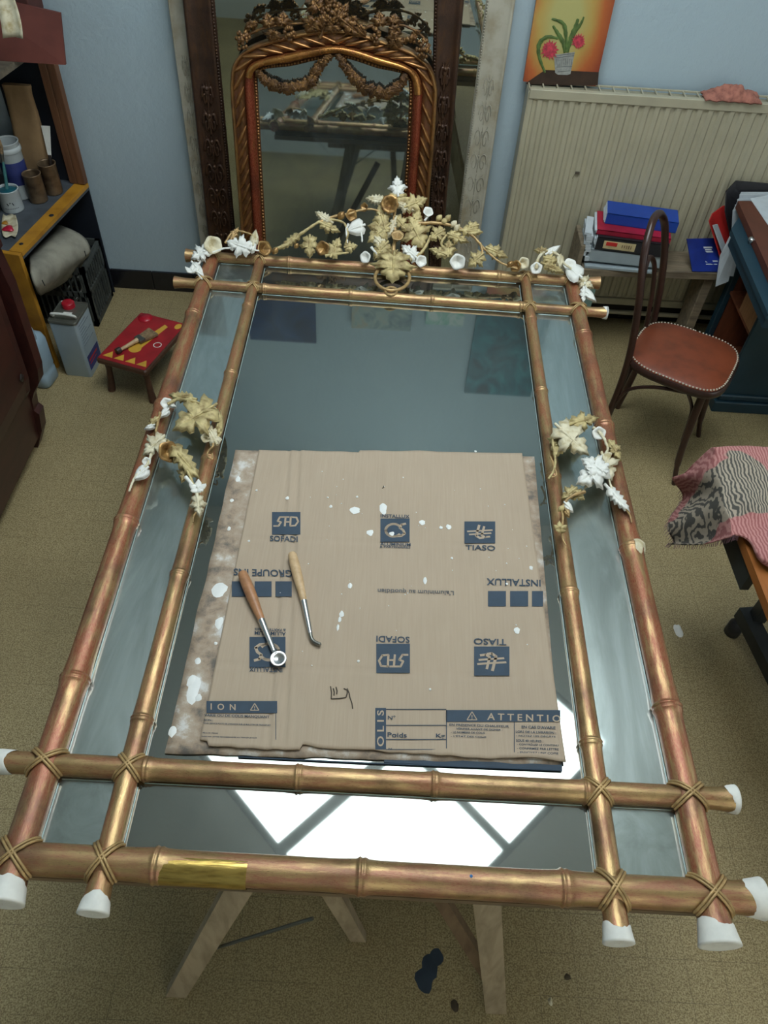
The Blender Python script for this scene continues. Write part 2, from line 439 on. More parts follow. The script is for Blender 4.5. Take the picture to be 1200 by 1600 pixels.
for i, (a, b, r0, r1, nd, mt) in enumerate(CROSS):
    o, A, B, D = bamboo(a, b, r0, r1, nd, mt, .25 if i < 2 else None, .25)
    CB.append((A, B, D, r0, r1))
    if i >= 1: end_cap(o, B, D, r1, .008 if i == 1 else (.014 if i == 2 else .028))
    if i == 2: end_cap(o, PM(-2, 1190), -D, r1*1.04, .024, .02)
    if i == 3:
        P0, P1 = PM(247, 1355), PM(388, 1363); m = MB()
        m.tube([P0+(P1-P0)*t/12 for t in range(13)], .0277, 26); m.build('gold_leaf_patch', 'leaf_gold', o, True)
        m = MB(); q = PM(733, 1374)+Vector((0, -.002, .0265)); m.ball(q, .003, 8, .3); m.build('blue_paint_dot', plain('blue_dot', S(40, 110, 170), .5), o, True)
def lineX(l, c):
    A, B, D = l[0], l[1], l[2]; C, E_ = c[0], c[2]
    den = D.x*E_.y-D.y*E_.x; t = ((C.x-A.x)*E_.y-(C.y-A.y)*E_.x)/den
    return A+D*t
XP = [[lineX(l, c) for c in CB] for l in LB]
# cane lashings crossed over every joint
for i, l in enumerate(LB):
    for j, c in enumerate(CB):
        P = XP[i][j]; f = (P-l[0]).length/(l[1]-l[0]).length; rl = l[3]+(l[4]-l[3])*f; rc = c[3]; m = MB()
        for sgn in (1, -1):
            for off in (-.0028, .0028):
                pts = []
                for k in range(17):
                    s = -1+k/8
                    a = l[2]*(s*rc*1.16) + c[2]*(s*sgn*rl*1.16)
                    side = (l[2]*rl - c[2]*sgn*rc).normalized()*off
                    s2 = min(1, abs(s)); h = math.sqrt(max(0, 1-s2**2*.99))*max(rl, rc)*1.13+.001
                    pts.append(P+a+side+Vector((0, 0, h)))
                m.tube(pts, .0027, 7)
        m.build('lashing', 'cane', MR, True)
# mirror plates between the bars, backing board under them
def quad(i, j): return [XP[i][j], XP[i][j+1], XP[i+1][j+1], XP[i+1][j]]
for i in range(3):
    for j in range(3):
        q = quad(i, j); c = sum(q, Vector())/4
        m = MB(); m.prism([(p.x, p.y, .784) for p in q], (0, 0, .005))
        # the plates: set just under the bars
        mt = 'glass' if (i == 1) else ('glass_side' if j == 1 else 'glass_dusty')
        g = m.build('mirror_plate', mt, MR, True)
        # bevelled glass lip showing along the bars
        m = MB(); k = 4
        def inset(a, b, c_, d): return None
        rr = [LB[i], CB[j+1], LB[i+1], CB[j]]; ins = []
        n = 4
        rad = [ (rr[0][3]+rr[0][4])/2, rr[1][3], (rr[2][3]+rr[2][4])/2, rr[3][3]]
        for k in range(4):
            a, b = q[k], q[(k+1) % 4]; d = (b-a).normalized(); nrm = Vector((-d.y, d.x, 0))
            if nrm.dot(c-a) < 0: nrm = -nrm
            o1 = rad[k]+.0015; e = .03
            m.tube([Vector((0, 0, .7895))+Vector(((a+d*e+nrm*o1).x, (a+d*e+nrm*o1).y, 0)), Vector((0, 0, .7895))+Vector(((b-d*e+nrm*o1).x, (b-d*e+nrm*o1).y, 0))], .0012, 5)
        m.build('glass_lip', 'bevel', g, True)
m = MB(); q = [XP[0][0], XP[0][3], XP[3][3], XP[3][0]]; m.prism([(p.x, p.y, .764) for p in q], (0, 0, .0195)); m.build('backing_board', 'backing', MR, True)
m = MB()
for j in (0, 1, 2, 3):
    a, b = XP[0][j], XP[3][j]; m = MB(); m.prism([(a.x, a.y-.02, .745), (a.x, a.y+.02, .745), (b.x, b.y+.02, .745), (b.x, b.y-.02, .745)], (0, 0, .019)); m.build('backing_batten', 'backing', MR, True)

# ------------------------------------------------------------------ carved foliage
def flatmap(dz): return lambda px, py, h=0: PZ(px, py, ZM+dz+h)
CT = math.tan(R(38)); CY0, CZ0 = 2.245, ZM+.022
def crestmap(px, py, h=0):
    """the crest rises from the top bar on a plane tilted 38 degrees"""
    d = ray(px, py); n = Vector((0, -math.sin(R(38)), math.cos(R(38)))); P0 = Vector((0, CY0, CZ0))+n*(h+.004)
    o = Vector((0, 0, CAMH)); t = (P0-o).dot(n)/d.dot(n); return o+d*t
MAPLE = [(0,.05),(-.12,.16),(-.05,.26),(-.02,.44),(.09,.38),(.17,.28),(.22,.40),(.30,.46),(.36,.66),(.42,.52),(.50,.48),(.46,.30),(.52,.20),(.60,.34),(.70,.32),(.73,.19),(.84,.17),(.88,.08),(1,0)]
LONGL = [(0,.08),(.06,.30),(.16,.40),(.20,.26),(.32,.46),(.38,.28),(.50,.44),(.55,.24),(.68,.34),(.73,.18),(.84,.22),(.88,.10),(1,0)]
HEART = [(0,.03),(-.08,.25),(.05,.46),(.28,.50),(.50,.42),(.72,.26),(1,0)]
def leaf(mp, a, b, w, kind, mat, parent, name='leaf', lift=.012, curl=.014, thick=.004, twist=0, mb=None):
    ax, ay = a; bx, by = b; L = math.hypot(bx-ax, by-ay); ux, uy = (bx-ax)/L, (by-ay)/L; vx, vy = -uy, ux
    out = [(u, v) for u, v in kind] + [(u, -v) for u, v in reversed(kind[:-1])]
    n = len(out); vs = []; W = w
    wl = (mp(bx, by)-mp(ax, ay)).length
    cs = min(1.0, wl/.06)
    def P(u, v, h): return mp(ax+ux*L*u+vx*W*v, ay+uy*L*u+vy*W*v, h)
    rings = [(0.0, .0), (.35, .55), (.7, .8), (1.0, .0)]
    for f, hh in rings:
        for k, (u, v) in enumerate(out):
            uu = .45+(u-.45)*(.35+.65*f) if f > 0 else .45+(u-.45)*.35
            vv = v*f
            vein = .0025*math.cos(k*PI)*(f)
            h = lift*(1-.2*uu) + curl*cs*(hh*.6 - .55*(f**2)*abs(v)*2) - curl*.5*(uu-.3)**2*2 + vein + twist*vv
            vs.append(P(uu, vv, h))
    fs = []
    for r in range(3):
        for k in range(n): fs.append((r*n+k, r*n+(k+1) % n, (r+1)*n+(k+1) % n, (r+1)*n+k))
    top = len(vs); bot = [P(u, v, max(0, lift*.4)) if False else vs[3*n+k]-Vector((0, 0, thick)) for k, (u, v) in enumerate(out)]
    vs += bot; 
    for k in range(n): fs.append((3*n+k, 3*n+(k+1) % n, 4*n+(k+1) % n, 4*n+k))
    cpt = P(.45, 0, lift*.3); vs.append(cpt)
    for k in range(n): fs.append((4*n+(k+1) % n, 4*n+k, len(vs)-1))
    m = mb or MB(); m.add(vs, fs, True)
    # midrib
    m.tube([P(u, 0, lift*(1-.2*u)+curl*.1-curl*.5*(.35+.65*u-.3)**2*2+.001) for u in (-.15, 0, .2, .4, .6, .8)], [.0032*cs+.0008]*3+[.0022*cs+.0006]*2+[.001], 6)
    if mb is not None: return mb
    return m.build(name, mat, parent, True)
def cup(mp, p, rpx, mat, parent, axis=(0, -.55, .8), name='flower', petals=5, h=.012, deep=1.0):
    c = mp(p[0], p[1], h); r = (mp(p[0]+rpx, p[1], h)-mp(p[0]-rpx, p[1], h)).length/2
    ax = Vector(axis).normalized(); m = MB()
    prof = [(.12*r, -1.3*r*deep), (.25*r, -1.1*r*deep), (.36*r, -.6*r*deep), (.7*r, -.15*r), (1.0*r, .05*r), (1.0*r, .12*r), (.66*r, -.03*r), (.3*r, -.45*r*deep), (.02*r, -.6*r*deep)]
    m.lathe(prof, c, ax, 25, petals, .10); return m.build(name, mat, parent, True)
def star(mp, p, rpx, mat, parent, name='flower', h=.014, n=5, a0=.3):
    m = MB(); c = mp(p[0], p[1], h); r = (mp(p[0]+rpx, p[1], h)-mp(p[0]-rpx, p[1], h)).length/2
    t1 = (mp(p[0]+5, p[1], h)-c).normalized(); t2 = (mp(p[0], p[1]-5, h)-c); t2 = (t2-t1*t2.dot(t1)).normalized(); nn = t1.cross(t2)
    if nn.z < 0: nn = -nn
    for k in range(n):
        a = a0+2*PI*k/n; d = t1*math.cos(a)+t2*math.sin(a); e = nn.cross(d)
        rows = []
        for i in range(5):
            u = i/4; w = r*.42*math.sin(PI*(.12+.80*u)); rows.append([c+d*(r*u)+e*(w*s)+nn*(.004-.004*abs(s)+.35*r*u*u) for s in (-1, -.5, 0, .5, 1)])
        m.grid(rows, True, nn*.003)
    m.ball(c+nn*.004, r*.2, 8); return m.build(name, mat, parent, True)
def vine(mp, pts, r, mat, parent, name='vine_stem', h=.01, taper=.6, wob=.002):
    W = [mp(p[0], p[1], h+(p[2] if len(p) > 2 else 0)) for p in pts]; P = smooth_path(W, 7); n = len(P)
    P = [p+Vector((noise.noise(p*60), noise.noise(p*60+Vector((5, 5, 5))), 0))*wob for p in P]
    m = MB(); m.tube(P, [r*(1-(1-taper)*i/(n-1))*(1+.15*math.sin(i*1.7)) for i in range(n)], 8); return m.build(name, mat, parent, True)
def bud(mp, p, rpx, mat, parent, name='bud', h=.012):
    c = mp(p[0], p[1], h); r = (mp(p[0]+rpx, p[1], h)-c).length; return MB().lathe([(.15*r, -1.3*r), (.8*r, -.6*r), (r, 0), (.75*r, .7*r), (.1*r, 1.3*r)], c, (.5, .2, .6), 12).build(name, mat, parent, True)

cm = crestmap
st = vine(cm, [(428,390),(450,381),(470,366),(492,350),(512,343),(535,347),(543,360),(541,380)], .0055, 'cream', MR, 'crest_vine')
vine(cm, [(500,347),(520,339),(545,334),(570,327),(592,330),(604,345)], .005, 'cane', st, 'vine_stem')
for a, b, w, k, mt in [((468,366),(436,389),17,LONGL,'cream'),((484,371),(484,403),26,MAPLE,'cream'),((517,346),(492,330),18,LONGL,'creamw'),
        ((503,349),(532,362),18,MAPLE,'cream'),((518,398),(531,370),24,MAPLE,'cream'),((540,386),(559,383),16,MAPLE,'cream')]: leaf(cm, a, b, w, k, mt, st)
leaf(cm, (567,352), (540,361), 26, HEART, 'gesso', st); vine(cm, [(545,350),(541,362),(543,380)], .004, 'gesso', st)
vine(cm, [(560,352),(565,366),(566,378)], .004, 'gesso', st); vine(cm, [(508,400),(525,397),(545,395)], .005, 'cream', st)
cup(cm, (504,388), 11, 'oldgold', st, (-.2,-.8,.5)); cup(cm, (549,336), 9, 'oldgold', st, (.3,-.8,.5)); cup(cm, (569,324), 7, 'oldgold', st, (-.5,-.6,.5)); bud(cm, (533,337), 6, 'oldgold', st)
bud(cm, (463,384), 4, 'oldgold', st); bud(cm, (430,392), 5, 'oldgold', st)
ct = vine(cm, [(616,412),(615,390),(618,365),(616,340),(620,315)], .007, 'cane', MR, 'crest_vine')
for a, b, w, k, mt in [((621,320),(622,294),42,MAPLE,'cream'),((622,303),(620,274),24,MAPLE,'gesso'),((601,313),(571,309),20,LONGL,'creamw'),
        ((636,322),(668,309),28,MAPLE,'cream'),((624,318),(650,330),16,MAPLE,'creamw'),((600,352),(592,318),24,MAPLE,'cream'),((605,357),(574,352),26,MAPLE,'cream'),
        ((606,352),(574,378),30,MAPLE,'cream'),((618,342),(605,372),18,LONGL,'creamw'),((620,340),(638,362),20,MAPLE,'cream'),((644,356),(656,326),24,MAPLE,'cream'),
        ((644,350),(662,388),42,MAPLE,'cream'),((604,380),(583,402),28,MAPLE,'cream'),((588,372),(606,392),20,MAPLE,'creamw'),((620,392),(610,406),30,MAPLE,'cream')]: leaf(cm, a, b, w, k, mt, ct)
leaf(cm, (616,398), (613,442), 58, MAPLE, 'cream', ct, lift=.03); leaf(cm, (650,402), (627,382), 24, MAPLE, 'gesso', ct); leaf(cm, (600,402),(584,386), 22, MAPLE, 'cream', ct)
cup(cm, (609,319), 14, 'oldgold', ct, (-.1,-.8,.55), petals=8, h=.03); cup(cm, (621,368), 10, 'cane', ct, (0,-.3,.9), h=.03)
cup(cm, (658,408), 9, 'gesso', ct, (.3,-.8,.5)); cup(cm, (571,402), 9, 'gesso', ct, (-.4,-.7,.5)); cup(cm, (669,331), 8, 'gesso', ct, (.2,-.5,.8), deep=1.8)
vine(cm, [(580,386),(590,398),(600,408)], .0045, 'gesso', ct); vine(cm, [(640,407),(658,395),(668,380),(672,368)], .006, 'cream', ct); vine(cm, [(663,345),(669,338)], .004, 'gesso', ct)
sr = vine(cm, [(652,349),(690,349),(722,358),(742,372),(760,392),(782,410),(808,420)], .0055, 'cane', MR, 'crest_vine')
vine(cm, [(700,392),(690,382),(697,368),(716,360)], .005, 'cream', sr); vine(cm, [(750,380),(754,393),(748,404)], .005, 'cane', sr)
for a, b, w, k, mt in [((692,360),(670,374),24,MAPLE,'cream'),((700,398),(702,373),22,MAPLE,'cream'),((697,397),(670,388),16,MAPLE,'cream'),((703,366),(733,378),18,MAPLE,'cream'),
        ((722,360),(755,362),20,LONGL,'cream'),((745,352),(722,358),16,MAPLE,'cream'),((753,398),(731,416),24,MAPLE,'cream'),((763,388),(794,402),20,MAPLE,'cream')]: leaf(cm, a, b, w, k, mt, sr)
for p in ((686,341),(694,346),(700,341),(709,350),(714,356)): bud(cm, p, 5, 'cream' if p[0] < 705 else 'creamw', sr)
cup(cm, (715,409), 12, 'gesso', sr, (0,-.9,.4), h=.02); cup(cm, (806,416), 9, 'oldgold', sr, (-.5,-.6,.5)); cup(cm, (818,411), 9, 'creamw', sr, (.2,-.8,.5)); bud(cm, (797,413), 5, 'oldgold', sr)
# oval loop holding the lowest leaf, with a small ring
m = MB(); rg = [PZ(613+27*math.cos(a), 434+20*math.sin(a), ZM+.02) for a in [2*PI*k/32 for k in range(33)]]
m.tube(rg, .0055, 8, False); rg = [PZ(611+9*math.cos(a), 455+6*math.sin(a), ZM+.016) for a in [2*PI*k/20 for k in range(21)]]; m.tube(rg, .0045, 8, False)
m.build('oval_loop', 'cane', MR, True)
# foliage on the corners of the top bar
fm = flatmap(.016)
lc = vine(cm, [(326,398),(340,392),(352,388),(380,388),(405,392)], .004, 'gesso', MR, 'corner_vine')
cup(cm, (333,383), 14, 'creamw', lc, (.2,-.6,.7), h=.014); leaf(cm, (388,388),(352,376), 30, MAPLE, 'gesso', lc, lift=.02); leaf(cm, (396,380),(400,358), 14, HEART, 'creamw', lc)
leaf(cm, (390,392),(398,368), 16, HEART, 'gesso', lc); vine(cm, [(352,380),(362,364),(374,361),(392,366),(402,374)], .004, 'cane', lc); leaf(cm, (362,372),(373,354), 12, MAPLE, 'cane', lc)
lk = vine(fm, [(322,396),(312,410),(304,420),(316,436)], .004, 'gesso', MR, 'corner_vine')
leaf(fm, (322,390),(298,404), 24, MAPLE, 'gesso', lk, lift=.025); star(fm, (300,423), 11, 'gesso', lk); leaf(fm, (302,412),(320,434), 14, HEART, 'gesso', lk)
cup(fm, (413,388), 12, 'oldgold', lc, (.5,-.5,.6), h=.02)
rc = vine(cm, [(838,420),(842,402),(855,392),(872,398),(882,412),(893,420)], .0055, 'creamw', MR, 'corner_vine')
cup(cm, (838,419), 9, 'gesso', rc, (-.3,-.7,.6)); leaf(cm, (855,396),(876,383), 11, HEART, 'gesso', rc); leaf(cm, (853,392),(834,390), 12, MAPLE, 'cream', rc)
leaf(cm, (850,412),(882,426), 18, LONGL, 'cream', rc); leaf(cm, (852,402),(872,408), 20, MAPLE, 'cream', rc); leaf(cm, (876,400),(874,420), 12, HEART, 'creamw', rc)
rk = vine(fm, [(886,420),(900,425),(912,440),(916,456),(912,470)], .0045, 'gesso', MR, 'corner_vine')
leaf(fm, (906,431),(881,412), 28, HEART, 'gesso', rk, lift=.03); cup(fm, (890,414), 10, 'gesso', rk, h=.03); leaf(fm, (904,434),(928,450), 20, MAPLE, 'creamw', rk)
leaf(fm, (914,454),(932,471), 13, HEART, 'gesso', rk); leaf(fm, (912,452),(911,474), 12, MAPLE, 'gesso', rk)
# left side spray
sm = flatmap(.034)
v1 = vine(sm, [(262,632,.006),(278,624,.01),(297,626,.02),(318,633,.02),(338,640,.006),(343,655,0),(340,670,0)], .0045, 'cream', MR, 'side_vine')
leaf(sm, (302,623),(263,616), 22, LONGL, 'cream', v1, lift=.02); leaf(sm, (330,636),(269,672), 56, MAPLE, 'cream', v1, lift=.035, curl=.02)
cup(sm, (260,630), 9, 'gesso', v1, (.1,-.5,.8)); leaf(sm, (262,640),(250,652), 12, HEART, 'gesso', v1); leaf(sm, (264,630),(276,636), 8, HEART, 'gesso', v1)
leaf(sm, (337,690),(319,656), 24, MAPLE, 'creamw', v1); leaf(sm, (342,672),(345,640), 12, HEART, 'cream', v1); cup(sm, (322,684), 8, 'creamw', v1)
vine(sm, [(331,688,0),(333,697,0),(325,706,-.008),(325,714,-.008),(332,717,-.008),(331,708,-.006)], .0028, 'cane', v1); vine(sm, [(344,676,0),(340,684,0),(333,690,0)], .004, 'cream', v1)
v2 = vine(sm, [(250,645,0),(247,660,0),(244,675,0),(250,688,0)], .004, 'cane', MR, 'side_vine')
leaf(sm, (245,654),(228,668), 12, MAPLE, 'cream', v2); leaf(sm, (240,664),(225,670), 9, HEART, 'gesso', v2)
leaf(sm, (253,684),(223,710), 30, MAPLE, 'creamw', v2, lift=.02)
v3 = vine(sm, [(252,688,.0),(262,700,.01),(278,716,.02),(292,735,.015),(300,752,.006),(308,770,0),(311,785,0)], .0045, 'cream', MR, 'side_vine')
cup(sm, (263,706), 17, 'oldgold', v3, (.5,-.4,.6), h=.03); leaf(sm, (268,696),(312,748), 34, LONGL, 'cream', v3, lift=.03); leaf(sm, (291,730),(283,754), 20, MAPLE, 'cream', v3)
star(sm, (309,763), 14, 'gesso', v3); leaf(sm, (308,776),(312,808), 22, MAPLE, 'creamw', v3); vine(sm, [(306,800,0),(302,808,-.006),(301,816,-.008)], .0028, 'cane', v3)
vine(sm, [(290,745,.01),(301,758,.01)], .005, 'gesso', v3)
v4 = vine(sm, [(238,704,0),(234,716,0),(228,728,0),(216,740,0),(208,752,-.004),(204,762,-.006),(202,768,-.008)], .004, 'creamw', MR, 'side_vine')
cup(sm, (229,721), 7, 'gesso', v4); leaf(sm, (229,732),(208,750), 20, HEART, 'gesso', v4)
# right side spray
w1 = vine(sm, [(902,660,.01),(885,664,.02),(870,672,.02),(864,688,.006),(866,706,0),(868,724,0),(864,738,0),(857,748,-.006)], .0045, 'cream', MR, 'side_vine')
leaf(sm, (896,660),(936,652), 26, MAPLE, 'cream', w1, lift=.02); leaf(sm, (874,668),(921,711), 44, MAPLE, 'creamw', w1, lift=.035, curl=.02); leaf(sm, (880,677),(866,716), 32, MAPLE, 'cream', w1)
leaf(sm, (895,662),(880,668), 22, MAPLE, 'cream', w1); vine(sm, [(860,714,0),(866,728,0),(870,742,-.004),(862,746,-.006)], .003, 'cane', w1)
w2 = vine(sm, [(926,668,.004),(938,676,0),(946,690,0),(950,702,0),(944,714,0),(948,735,.006),(956,764,0)], .0042, 'creamw', MR, 'side_vine')
cup(sm, (936,677), 10, 'gesso', w2, (-.2,-.6,.7)); leaf(sm, (954,692),(971,720), 18, MAPLE, 'cream', w2); leaf(sm, (942,712),(957,750), 36, MAPLE, 'creamw', w2, lift=.02)
leaf(sm, (944,730),(900,756), 44, MAPLE, 'gesso', w2, lift=.035, curl=.025); leaf(sm, (944,736),(908,716), 34, MAPLE, 'gesso', w2, lift=.04); leaf(sm, (944,724),(912,764), 20, MAPLE, 'creamw', w2)
leaf(sm, (950,762),(985,800), 22, LONGL, 'gesso', w2, lift=.01); vine(sm, [(976,792,-.006),(985,806,-.01),(986,816,-.012)], .0025, 'cane', w2); cup(sm, (924,746), 11, 'creamw', w2, (-.5,-.6,.6))
w3 = vine(sm, [(914,768,.01),(896,774,.01),(882,786,0),(878,800,0),(880,812,0),(876,828,0)], .0042, 'cane', MR, 'side_vine')
leaf(sm, (898,764),(877,780), 20, MAPLE, 'cream', w3); leaf(sm, (896,767),(914,780), 18, MAPLE, 'cream', w3); leaf(sm, (883,786),(896,800), 12, HEART, 'gesso', w3); bud(sm, (877,795), 5, 'cream', w3)
star(sm, (875,826), 11, 'cream', w3); vine(sm, [(878,832,0),(879,842,-.006),(884,852,-.008)], .0028, 'cane', w3); leaf(sm, (884,796),(890,808), 10, HEART, 'cane', w3)

# ------------------------------------------------------------------ cardboard sheet
ZS = .7895
t = NT('cardboard'); v = t.coord((1, 1, 1)); n = t.noise(t.coord((40, 1.5, 1)), 6, 3); n2 = t.noise(v, 5, 5)
t.set(Base_Color=t.mix(t.math('MULTIPLY', n2, .6), t.ramp(n, [(.3, S(170, 152, 130)), (.7, S(177, 160, 138))]), S(152, 136, 116)), Roughness=.8); t.bump(n, .12, .002); MT['card'] = t.m
t = NT('smeared_cardboard'); n = t.noise(v2_ if False else t.coord((1, 1, 1)), 16, 6, .65)
t.set(Base_Color=t.ramp(n, [(.34, S(104, 98, 90)), (.46, S(156, 138, 118)), (.56, S(172, 158, 140)), (.64, S(200, 198, 192)), (.74, S(214, 214, 210))]), Roughness=.85); t.bump(n, .5, .004); MT['cardsmear'] = t.m
MT['print'] = plain('printed_blue', S(44, 62, 78), .7, 0, .08, 30)
MT['paint'] = plain('paint_drip', S(222, 224, 220), .5, 0, .04, 30)
MT['cardedge'] = plain('cardboard_edge', S(80, 72, 62), .9)
CARD = thing('cardboard_sheet', 'flattened printed brown cardboard box lying on the bamboo mirror glass', 'cardboard', tuple(PZ(570, 950, ZS)))
def quadgrid(c00, c10, c11, c01, nu, nv, hfun, edge):
    rows = []
    for j in range(nv+1):
        row = []
        for i in range(nu+1):
            u, v = i/nu, j/nv; u, v = edge(u, v)
            p = c00*(1-u)*(1-v)+c10*u*(1-v)+c11*u*v+c01*(1-u)*v; p = Vector(p); p.z += hfun(p, u, v); row.append(p)
        rows.append(row)
    return rows
def nz(x, s): return noise.noise(Vector((x*s, 3.1, 0)))
low = quadgrid(PZ(368,703,ZS+.004), PZ(835,713,ZS+.004), PZ(877,1194,ZS+.004), PZ(257,1177,ZS+.004), 40, 60, lambda p, u, v: .0006*noise.noise(p*12), lambda u, v: (u+(.006*nz(v, 9) if u < .02 else 0), v+(.006*nz(u, 14) if v > .98 or v < .02 else 0)))
MB().grid(low, True, (0, 0, .0035)).build('lower_flap', ['cardsmear'], CARD, True)
c00, c10, c11, c01 = PZ(405,701,ZS+.0095), PZ(816,709,ZS+.0095), PZ(884,1190,ZS+.0095), PZ(312,1157,ZS+.0095)
creaseX = [(PZ(452,705,ZS).x, PZ(420,1165,ZS).x), (PZ(468,705,ZS).x, PZ(445,1165,ZS).x)]
def hcard(p, u, v):
    h = .0005*noise.noise(p*15)
    for x0, x1 in creaseX:
        d = p.x-(x0+(x1-x0)*v); h -= .0030*math.exp(-(d/.0035)**2)-.0012*math.exp(-((d-.009)/.004)**2)
    for vv in (.375, .79): h -= .0014*math.exp(-((v-vv)/.006)**2)
    if v > .93: h += .004*((v-.93)/.07)**2*(.4+nz(u, 5))
    return h
def ecard(u, v):
    if v > .985: v += .010*nz(u, 6)+.006*nz(u, 19)+(.012 if .02 < u < .28 else 0)
    if v < .015: v += .006*nz(u, 9)+(.006 if u < .38 else -.003)
    return u, v
up = quadgrid(c00, c10, c11, c01, 150, 110, hcard, ecard)
MB().grid(up, True, (0, 0, .004)).build('upper_flap', 'card', CARD, True)
m = MB(); m.tube([PZ(372,1183,ZS+.002), PZ(560,1192,ZS+.002), PZ(875,1204,ZS+.003)], .0018, 6); m.prism([PZ(600,1180,ZS+.0015), PZ(878,1192,ZS+.0015), PZ(878,1206,ZS+.0015), PZ(600,1192,ZS+.0015)], (0, 0, .002))
m.build('printed_underside', 'print', CARD, True)
ZT = ZS+.0112
def zz(zx, zy): return (zx/1.846+250, zy/1.846+690)
def CP(zx, zy, h=0): x, y = zz(zx, zy); return PZ(x, y, ZT+h)
def rect(m, x0, y0, x1, y1, h=0): m.prism([CP(x0,y0,h), CP(x1,y0,h), CP(x1,y1,h), CP(x0,y1,h)], (0, 0, -.0004))
def ctext(m, s, cx, cy, w, hgt, rot=0, sp=1.0, h=.0002):
    c = CP(cx, cy, h); ux = CP(cx+w/2, cy+w/2*.03, h)-CP(cx-w/2, cy-w/2*.03, h); uy = CP(cx, cy-hgt/2, h)-CP(cx, cy+hgt/2, h)
    if rot == 180: ux, uy = -ux, -uy
    if rot == 90:
        ux = CP(cx, cy-w/2, h)-CP(cx, cy+w/2, h); uy = CP(cx-hgt/2, cy, h)-CP(cx+hgt/2, cy, h)
    put_text(m, s, c, ux, uy, sp)
def square_logo(x0, y0, x1, y1, kind, rot=0):
    m = MB(); rect(m, x0, y0, x1, y1); m.m = 1; cx, cy = (x0+x1)/2, (y0+y1)/2; w, hh = x1-x0, y1-y0; s = -1 if rot else 1
    def q(a, b): return CP(cx+s*a*w, cy+s*b*hh, .0003)
    def stroke(pts, wd):
        for i in range(len(pts)-1):
            a, b = q(*pts[i]), q(*pts[i+1]); d = (b-a); L = d.length
            if L < 1e-6: continue
            d /= L; nn = Vector((-d.y, d.x, 0))*wd; a -= d*wd*.4; b += d*wd*.4
            m.prism([a-nn, b-nn, b+nn, a+nn], (0, 0, -.0003))
    if kind == 'sfd':
        stroke([(-.44, .12), (-.28, .12), (-.18, -.05), (-.30, -.10), (-.22, -.28), (.10, -.28)], .0022); stroke([(-.05, .12), (-.02, -.28)], .0022); stroke([(-.04, -.06), (.10, -.06)], .002)
        stroke([(.14, .12), (.16, -.28), (.36, -.26), (.42, -.08), (.32, .10), (.14, .12)], .0022)
    elif kind == 'cs':
        stroke([(-.05+.27*math.cos(a), .0+.27*math.sin(a)) for a in [R(40)+R(280)*k/20 for k in range(21)]], .0032)
        stroke([(.36, -.28), (.22, -.24), (.17, -.10), (.28, 0), (.33, .14), (.22, .24), (.05, .26)], .003)
    else:
        stroke([(-.40, -.04), (.40, -.10)], .0022); stroke([(-.34, .10), (.36, .04)], .0022)
        stroke([(-.02, -.32), (-.12, .16), (0, .26), (.12, .24)], .003); stroke([(.14, -.26), (.06, .14), (.18, .22), (.32, .2)], .0026)
    return m
def logo(x0, y0, x1, y1, kind, rot, texts):
    m = square_logo(x0, y0, x1, y1, kind, rot); m.m = 0
    for t_, cx, cy, w, hh in texts: ctext(m, t_, cx, cy, w, hh, rot)
    m.build('printed_logo', ['print', 'card'], CARD, True)
logo(323,203,405,268,'sfd',0,[('SOFADI',357,280,80,16)])
logo(636,222,720,289,'cs',0,[('INSTALLUX',678,215,84,10),('ALUMINIUM',679,296,88,9),('& PARTENAIRES',678,304,88,5.5)])
logo(878,230,967,293,'t',0,[('TIASO',924,306,86,15)])
logo(258,563,362,650,'cs',180,[('INSTALLUX',305,658,96,13),('ALUMINIUM',318,553,90,11),('& PARTENAIRES',318,542,90,7)])
logo(624,583,721,667,'sfd',180,[('SOFADI',672,570,96,18)])
logo(906,591,1008,675,'t',180,[('TIASO',952,577,94,18)])
m = MB(); ctext(m, 'GROUPE INS', 297, 378, 170, 20, 180)
for a, b in ((207,248),(273,322),(333,380)): rect(m, a, 403, b, 447)
m.build('printed_banner', 'print', CARD, True)
m = MB(); ctext(m, 'INSTALLUX', 1020, 406, 156, 20, 180)
for a, b in ((946,998),(1010,1062),(1073,1105)): rect(m, a, 431, b, 475)
m.build('printed_banner', 'print', CARD, True)
m = MB(); ctext(m, "L'aluminium au quotidien", 738, 432, 220, 17, 180); m.build('printed_line', plain('faint_print', S(98, 98, 98), .8), CARD, True)
def warn(m, cx, cy, s):
    p = [(cx, cy-s), (cx+s*1.1, cy+s*.8), (cx-s*1.1, cy+s*.8)]
    for i in range(3):
        a, b = CP(*p[i], .0004), CP(*p[(i+1) % 3], .0004); d = (b-a).normalized(); nn = Vector((-d.y, d.x, 0))*.0009; m.prism([a-nn, b-nn, b+nn, a+nn], (0, 0, -.0003))
    ctext(m, '!', cx, cy+s*.2, s*.22, s*1.0, 0, 1, .0005)
m = MB(); rect(m, 134, 748, 338, 783); m.m = 1; ctext(m, 'I  O  N', 182, 765, 72, 18, h=.0005); warn(m, 273, 766, 11); m.m = 0
ctext(m, 'VARIE OU DE COLIS MANQUANT', 222, 792, 188, 9); ctext(m, 'SON.:', 140, 803, 26, 6); ctext(m, 'TENIR SERVICE POSTE DE LIVRAISON SUR LE BULLETIN DE TRANSPORT', 222, 815, 196, 4.5)
ctext(m, 'PIÈCE DE L\'ENVOI', 145, 840, 44, 4.5); ctext(m, 'PARIS PAR LETTRE RECOMMANDÉE AU TRANSPORTEUR', 200, 852, 160, 4.5); rect(m, 333, 783, 335, 860)
m.build('printed_label', ['print', 'card'], CARD, True)
m = MB(); rect(m, 621, 768, 652, 888); m.m = 1; ctext(m, 'O L I S', 636, 826, 104, 20, 90, h=.0005); m.m = 0
